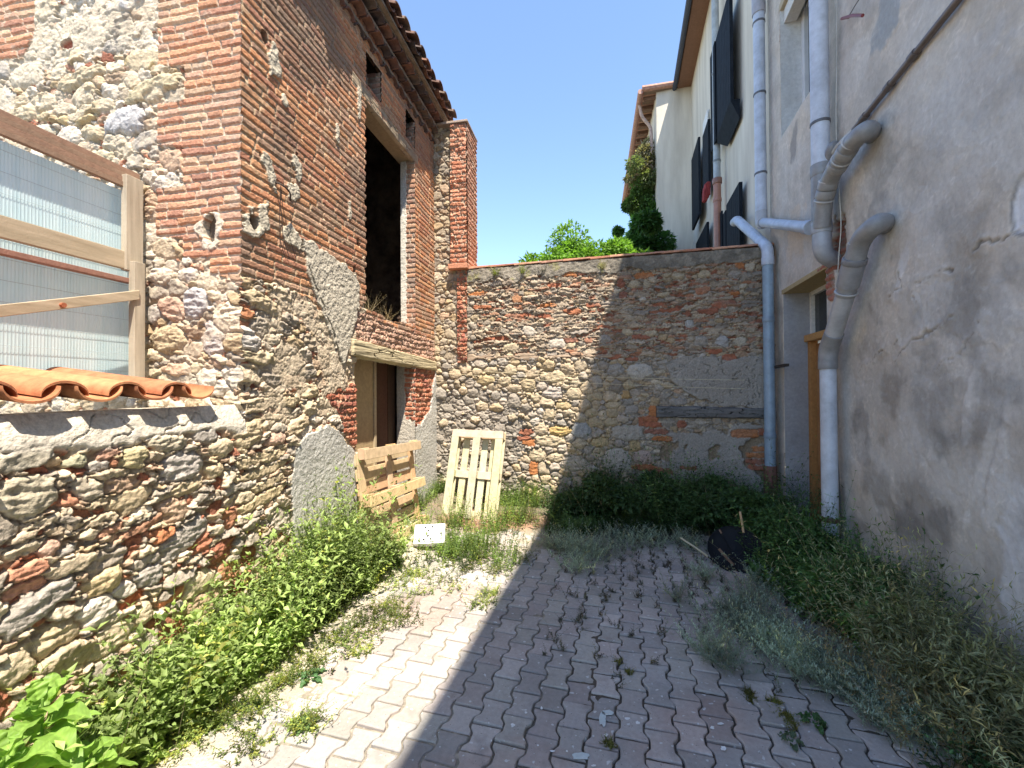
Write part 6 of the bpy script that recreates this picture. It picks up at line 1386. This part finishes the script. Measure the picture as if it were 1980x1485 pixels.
# yellow moss lines
Lf = Leaves(); P = pxpts(rs, [(1447, 1340, .012, 60), (1455, 1355, .012, 60), (1500, 1360, .015, 80), (1515, 1385, .015, 80), (1530, 1405, .015, 60), (1178, 1440, .015, 40), (1215, 1300, .01, 30), (1195, 1280, .01, 30)])
stems(Lf, P, .01 + .012 * rs.rand(len(P)), rs, 3, .008, .5, (.16, .16, .04), .25, .8, 3, .3, start=0); o = Lf.build('moss', M['leaf']); tag(o, 'yellow green moss in the paving joints', 'moss', kind='stuff')
# dry reddish litter by the pallets
Lf = Leaves(); P = pxpts(rs, [(890, 1000, .14, 420), (930, 1020, .12, 260), (1020, 1010, .08, 160), (1050, 1020, .06, 80), (870, 980, .08, 120)]); n_ = len(P)
B = np.column_stack([P, .02 + .06 * rs.rand(n_)]); D = rs.randn(n_, 3) * np.array((1, 1, .25)); Lf.leaves(B, D, rs.randn(n_, 3), .07, .003, np.array((.36, .19, .11)) * (.6 + .8 * rs.rand(n_, 1))); o = Lf.build('dead_stalks', M['dry']); tag(o, 'reddish dead stalks lying at the foot of the pallet', 'litter', kind='stuff')
# dry plants on the window sill and on the coping
def dryplant(p, H_, label, seed, n_=14, col=(.36, .29, .19), name='dry_plant', grp='dry plants on the masonry'):
    rs2 = np.random.RandomState(seed); Lf = Leaves(); PP = np.tile(np.array(p), (n_, 1)) + rs2.randn(n_, 3) * np.array((.015, .03, 0)); stems(Lf, PP, H_ * (.5 + .6 * rs2.rand(n_)), rs2, 8, .014, .35, np.array(col) * 1.25, .2, .5, 2, .5, .0018, yellow=0); o = Lf.build(name, M['dry']); tag(o, label, 'plant', grp)
for i, (px, py) in enumerate([(712, 622), (733, 634), (752, 640)]):
    p = onX(px, py, XA - .02); dryplant((p.x, p.y, zW0 + .0), .24 - .03 * i, ['dry brown plant on the sill nearest the brick corner', 'middle dry brown plant on the brick sill', 'dry brown plant on the sill nearest the far jamb'][i], 300 + i)
for i, (px, col, lab) in enumerate([(958, (.26, .30, .07), 'yellow green tuft under the coping at the left'), (1010, (.26, .30, .07), 'second yellow green tuft under the coping from the pillar'), (1050, (.10, .09, .07), 'bare dark twiggy plant under the coping'), (1165, (.28, .26, .12), 'straw coloured tuft at the shadow edge under the coping')]):
    p = onY(px, 532 - (px - 958) * .06, YB - .05); dryplant((p.x, p.y, p.z), .12, lab, 320 + i, 34 if i != 2 else 16, col)
# ivy and shrubs beyond the wall
def crown(Lf, cen, rad, n_, L, col, rs, clumps=9, flat=1.0, wr=.5, var=.25):
    cs = np.array(cen) + rs.randn(clumps, 3) * np.array(rad) * .5; rr = np.array(rad).mean() * (.30 + .3 * rs.rand(clumps)); k = rs.randint(clumps, size=n_)
    d = rs.randn(n_, 3); d /= np.linalg.norm(d, axis=1, keepdims=True); r_ = rr[k] * rs.rand(n_) ** .35
    B = cs[k] + d * r_[:, None] * np.array((1, 1, flat)); D = d + rs.randn(n_, 3) * .6; c = np.array(col) * (1 + .15 * rs.randn(clumps, 1))[k] * (1 + var * rs.randn(n_, 1))
    Lf.leaves(B, D, rs.randn(n_, 3) * .5 + np.array((0, 0, 1)), L * (.6 + .8 * rs.rand(n_)), L * wr * (.7 + .6 * rs.rand(n_)), np.clip(c, .01, .9), .2, .2)
def tree(name, label, cen, rad, n_, L, col, seed, clumps=12, group=None, trunkr=.07):
    rs2 = np.random.RandomState(seed); root = empty(name, (cen[0], cen[1], 0)); tag(root, label, 'shrub', group); Lf = Leaves(); crown(Lf, cen, rad, n_, L, col, rs2, clumps); Lf.build('crown', M['leaf'], root)
    mb = MB(); mb.tube([(cen[0], cen[1], -.05), (cen[0] + .1, cen[1], cen[2] * .5), (cen[0], cen[1] + .05, cen[2])], [trunkr, trunkr * .8, trunkr * .4], 10, (.2, .15, .1))
    for k in range(5): a = k * 1.3; mb.tube([(cen[0] + .05, cen[1], cen[2] * (.45 + .08 * k)), (cen[0] + rad[0] * .6 * math.cos(a), cen[1] + rad[1] * .6 * math.sin(a), cen[2] + rad[2] * .2)], [trunkr * .5, trunkr * .15], 7, (.2, .15, .1))
    mb.build('trunk', M['wood'], root)
p = onY(1150, 492, 8.2); tree('green_shrub', 'bright green leafy shrub rising over the tiled wall top', (p.x, p.y, p.z - .42), (1.0, .8, .40), 34000, .085, (.15, .27, .045), 401, 34)
p = onY(1085, 505, 7.8); tree('green_shrub', 'small light green tip of shrub over the coping nearest the pillar', (p.x, p.y, p.z - .2), (.5, .4, .22), 9000, .07, (.14, .26, .05), 402, 12)
p = onY(1235, 455, 11.4); tree('dark_shrub', 'dark green shrub in shade at the foot of the ivy', (p.x, p.y, p.z - .4), (.62, .7, .7), 30000, .11, (.05, .12, .03), 403, 22)
Lf = Leaves(); rs2 = np.random.RandomState(77)
root = empty('ivy', Wp(.6, .05, 0)); tag(root, 'climbing ivy hanging on the side wall of the cream wing', 'ivy')
def ivy_at(s, z, rad, n_, col): p = Wp(s, .26, z); crown(Lf, p, (rad * 1.5, rad * 1.3, rad * 1.6), n_ * 2, .10, col, rs2, 6)
for z, s, r_, n_, c in [(4.6, .7, .5, 2500, (.06, .13, .03)), (5.2, .6, .45, 2400, (.06, .14, .03)), (5.8, .6, .38, 2000, (.08, .17, .04)), (6.4, .55, .34, 1900, (.08, .17, .04)), (6.7, .6, .32, 1700, (.08, .17, .04)), (7.0, .55, .30, 1600, (.09, .17, .05)), (7.3, .55, .30, 1500, (.10, .17, .05)), (7.6, .5, .28, 1200, (.14, .17, .08)), (8.1, .5, .26, 700, (.22, .20, .12)), (8.5, .45, .2, 400, (.24, .21, .14))]: ivy_at(s, z, r_, n_, c)
Lf.build('foliage', M['leaf'], root)
mb = MB()
for k in range(5): mb.tube([Wp(.6 + .05 * k, .04, 0), Wp(.5 + .08 * k, .05, 4), Wp(.45 + .06 * k, .06, 7.5 + .2 * k), Wp(.4 + .1 * k, .35, 8.7 + .1 * k)], [.03, .02, .012, .004], 6, (.32, .27, .2))
mb.build('vine', M['wood'], root)
# ------------------------------------------------------------------ pallets, white box, overturned black table
def pallet(label, O, ex, ez, en, mode, col):
    """O lower corner, ex unit along width, ez unit up the pallet, en unit out toward the viewer"""
    root = empty('wooden_pallet', O); tag(root, label, 'pallet', 'leaning pallets')
    O, ex, ez, en = Vector(O), Vector(ex), Vector(ez), Vector(en); rk = random.Random(len(label))
    def bd(name, x, z, w, h, y0, t):
        c = tuple(v * rk.uniform(.86, 1.12) for v in col); mb = MB()
        nx, nz = (10, 1) if w > h else (1, 10)
        mb.box(O + ex * x + ez * z + en * y0 + en * rk.uniform(-.002, .002), ex * w + ez * rk.uniform(-.004, .004), en * t, ez * h, c); mb.build(name, M['board'], root, .0035)
    if mode == 'A':     # runners and deck slats across, stringers upright
        W, Hh = 1.2, .95
        for k in range(7): bd('deck_board', 0, .008 + k * .136, W, .112, 0, .02)
        for x in (0, .52, 1.06): bd('stringer', x, 0, .10, Hh, .021, .022)
        for z in (.0, .44, .88):
            for x in (0, .52, 1.06): bd('block', x + .004, z + .004, .092, .088 + .02, .044, .07)
            bd('runner', -.0, z, W, .10 if z else .09, .115, .022)
    else:               # upright runners, cross boards, upright slats behind
        W, Hh = .72, 1.12
        for x in (.0, .135, .27, .40, .53, .65): bd('deck_board', x, 0, .09 if x < .6 else .07, Hh, 0, .018)
        for z in (0.0, .50, Hh - .10): bd('stringer', 0, z, W, .095, .019, .020)
        for z in (.50, Hh - .10):
            for x in (.0, .31, .62): bd('block', x + .003, z + .003, .09, .085, .040, .065)
        for x in (.0, .31, .62): bd('runner', x, 0, .10, Hh - .1, .106, .02)
        bd('runner', 0, Hh - .098, W, .098, .106, .021); 
    return root
M['board'] = mat_attr('pallet_board', .75, .26, 12, bump=((70, .002, 4),))
b_ = M['board'].node_tree; 
pA = onX(700, 1010, XA + .30); O = Vector((XA + .16, 3.60, .10)); tilt = R(8)
ez = Vector((-math.sin(tilt), 0.05, math.cos(tilt))).normalized(); ex = Vector((.03, 1, -.05)).normalized(); ez = (ez - ex * ez.dot(ex)).normalized(); en = ex.cross(ez).normalized()
if en.x < 0: en = -en
pallet('honey coloured pallet leaning in the barn doorway', O, ex, ez, en, 'A', (.56, .41, .235))
q = onY(862, 985, YB - .50); tilt = R(16); O = Vector((q.x, YB - .52, .0)); ex = Vector((1, -.12, -.02)).normalized(); ez = Vector((.03, math.sin(tilt), math.cos(tilt))); ez = (ez - ex * ez.dot(ex)).normalized(); en = ex.cross(ez).normalized()
if en.y > 0: en = -en
pallet('pale pallet standing on end against the rubble wall', O, ex, ez, en, 'B', (.56, .47, .34))
# white box with holes
c = onZ(832, 1062, .0); root = empty('white_box', (c.x, c.y, 0)); tag(root, 'white metal box with small round holes lying among the weeds', 'box')
ex = Vector((.93, .24, .02)).normalized(); ey = Vector((-.20, .62, .76)).normalized(); ey = (ey - ex * ey.dot(ex)).normalized(); ez = ex.cross(ey)
M['white_metal'] = mat_noise('white_metal', (.78, .78, .80), (.86, .86, .87), 5, .45, bump=None)
bm = bmesh.new(); O = Vector((c.x - .15, c.y - .05, .03)); L_, W_, T_ = .31, .20, .085
def bq(*vs): bm.faces.new([bm.verts.new(v) for v in vs])
P = lambda x, y, z: O + ex * x + ey * y + ez * z
mb = MB(); t = .004
mb.box(P(0, 0, T_ - t), ex * L_, ey * W_, ez * t); mb.box(P(0, 0, 0), ex * L_, ey * t, ez * (T_ - t)); mb.box(P(0, W_ - t, 0), ex * L_, ey * t, ez * (T_ - t)); mb.box(P(L_ - t, t, 0), ex * t, ey * (W_ - 2 * t), ez * (T_ - t)); mb.box(P(0, t, 0), ex * L_, ey * (W_ - 2 * t), ez * t)
mb.build('shell', M['white_metal'], root, .0015)
M['black'] = mat_noise('black_hole', (.012, .012, .014), (.02, .02, .022), 5, .9, bump=None)
for (x, y) in [(.11, .165), (.18, .17), (.145, .135), (.14, .075), (.10, .04), (.17, .045), (.27, .10)]:
    mb = MB(); mb.tube([P(x, y, T_ - .012), P(x, y, T_ + .0008)], .011, 12); mb.build('hole', M['black'], root)
# overturned round black table with wooden-tipped legs
c = onZ(1425, 1095, .0); c.y += .12; root = empty('overturned_table', (c.x, c.y, 0)); tag(root, 'small round black table lying overturned with wooden tipped legs', 'table')
m, n, l, b = nt('black_metal'); b.inputs['Base Color'].default_value = (.010, .011, .014, 1); b.inputs['Roughness'].default_value = .7; b.inputs['Specular IOR Level'].default_value = .2; M['black_metal'] = m
nrm = Vector((-.20, -.62, .75)).normalized(); a = nrm.cross(Vector((0, 1, 0))).normalized(); bb_ = nrm.cross(a); cen = Vector((c.x, c.y - .08, .13)); Rr = .23
def disc_pt(r_, w, h): return cen + (a * math.cos(w) + bb_ * math.sin(w)) * r_ + nrm * h
vs, fs = [], []; prof = [(.0, -.02), (.06, -.02), (.12, -.012), (.18, .0), (.222, .018), (.23, .03), (.236, .03), (.236, .022), (.19, -.012), (.12, -.026), (.0, -.034)]
SG = 40
for r_, h in prof:
    for k in range(SG): vs.append(disc_pt(max(r_, .0005), 2 * math.pi * k / SG, h + .004 * math.sin(k * .5)))
for i in range(len(prof) - 1):
    for k in range(SG): k2 = (k + 1) % SG; fs.append((i * SG + k, i * SG + k2, (i + 1) * SG + k2, (i + 1) * SG + k))
mb = MB(); mb.add(vs, fs); mb.build('top', M['black_metal'], root, smooth=True)
M['handle'] = mat_noise('turned_wood', (.40, .24, .12), (.52, .36, .2), 9, .6, bump=((70, .001, 3),))
def leg(pts, split, tipcol, r_=.011):
    P_ = smooth_path(pts, 6, .06); k = int(len(P_) * split); mb = MB(); mb.tube(P_[:k + 1], .007, 10); lg = mb.build('leg', M['black_metal'], root, smooth=True)
    mb = MB(); mb.tube(P_[k:], r_, 12); o = mb.build('wooden_tip', tipcol, lg, smooth=True)
yk = c.y
def at(px, py, dy=0): return onP(px, py, cen + nrm * dy, nrm)
M['pale_handle'] = mat_noise('pale_stick', (.36, .32, .22), (.5, .44, .3), 9, .7, bump=None); M['brown_handle'] = mat_noise('brown_stick', (.16, .09, .06), (.24, .15, .1), 9, .7, bump=None)
leg([at(1416, 1080, .0), at(1438, 1070, .05), at(1440, 1043, .12), at(1435, 1012, .16), at(1431, 990, .18)], .62, M['handle'])
leg([at(1392, 1092, 0), at(1376, 1082, .03), at(1350, 1062, .05), at(1316, 1040, .08)], .45, M['pale_handle'], .010)
leg([at(1430, 1108, .0), at(1418, 1092, .08), at(1405, 1078, .14), at(1390, 1061, .18)], .3, M['brown_handle'], .012)
leg([at(1415, 1072, .0), at(1404, 1048, .06), at(1397, 1035, .10), at(1391, 1024, .12)], .85, M['brown_handle'], .008)
# dark wires on the facade and a bent iron hook
mb = MB(); A = onX(529, 352, XA + .02); hk = [onX(529, 352, XA + .01), onX(545, 356, XA + .09), onX(562, 372, XA + .09), onX(561, 388, XA + .05)]
mb.tube(smooth_path(hk, 5, .05), .006, 8, (.06, .045, .04))
for dx in (-4, 0, 6): mb.tube([onX(543, 358, XA + .08), onX(543 + dx * .6, 400, XA + .05), onX(548 + dx * 2, 460, XA + .04), onX(560 + dx * 2, 500, XA + .035)], .0022, 5, (.07, .05, .045))
o = mb.build('iron_hook', M['wood'], None, smooth=True); tag(o, 'bent iron hook with hanging wires on the barn brickwork', 'hook')
mb = MB(); A = onX(772, 632, XA - .05); A.z = zW0 - .03; mb.tube([A, A + Vector((0, 0, .13))], .008, 8, (.10, .07, .05)); mb.tube([A + Vector((0, -.03, .10)), A + Vector((0, .03, .10))], .012, 8, (.10, .07, .05)); mb.box(A + Vector((-.02, -.02, 0)), (.04, 0, 0), (0, .04, 0), (0, 0, .03), (.12, .08, .06)); o = mb.build('iron_pin', M['wood'], None); tag(o, 'short rusty iron pin standing on the brick sill of the big opening', 'iron pin')
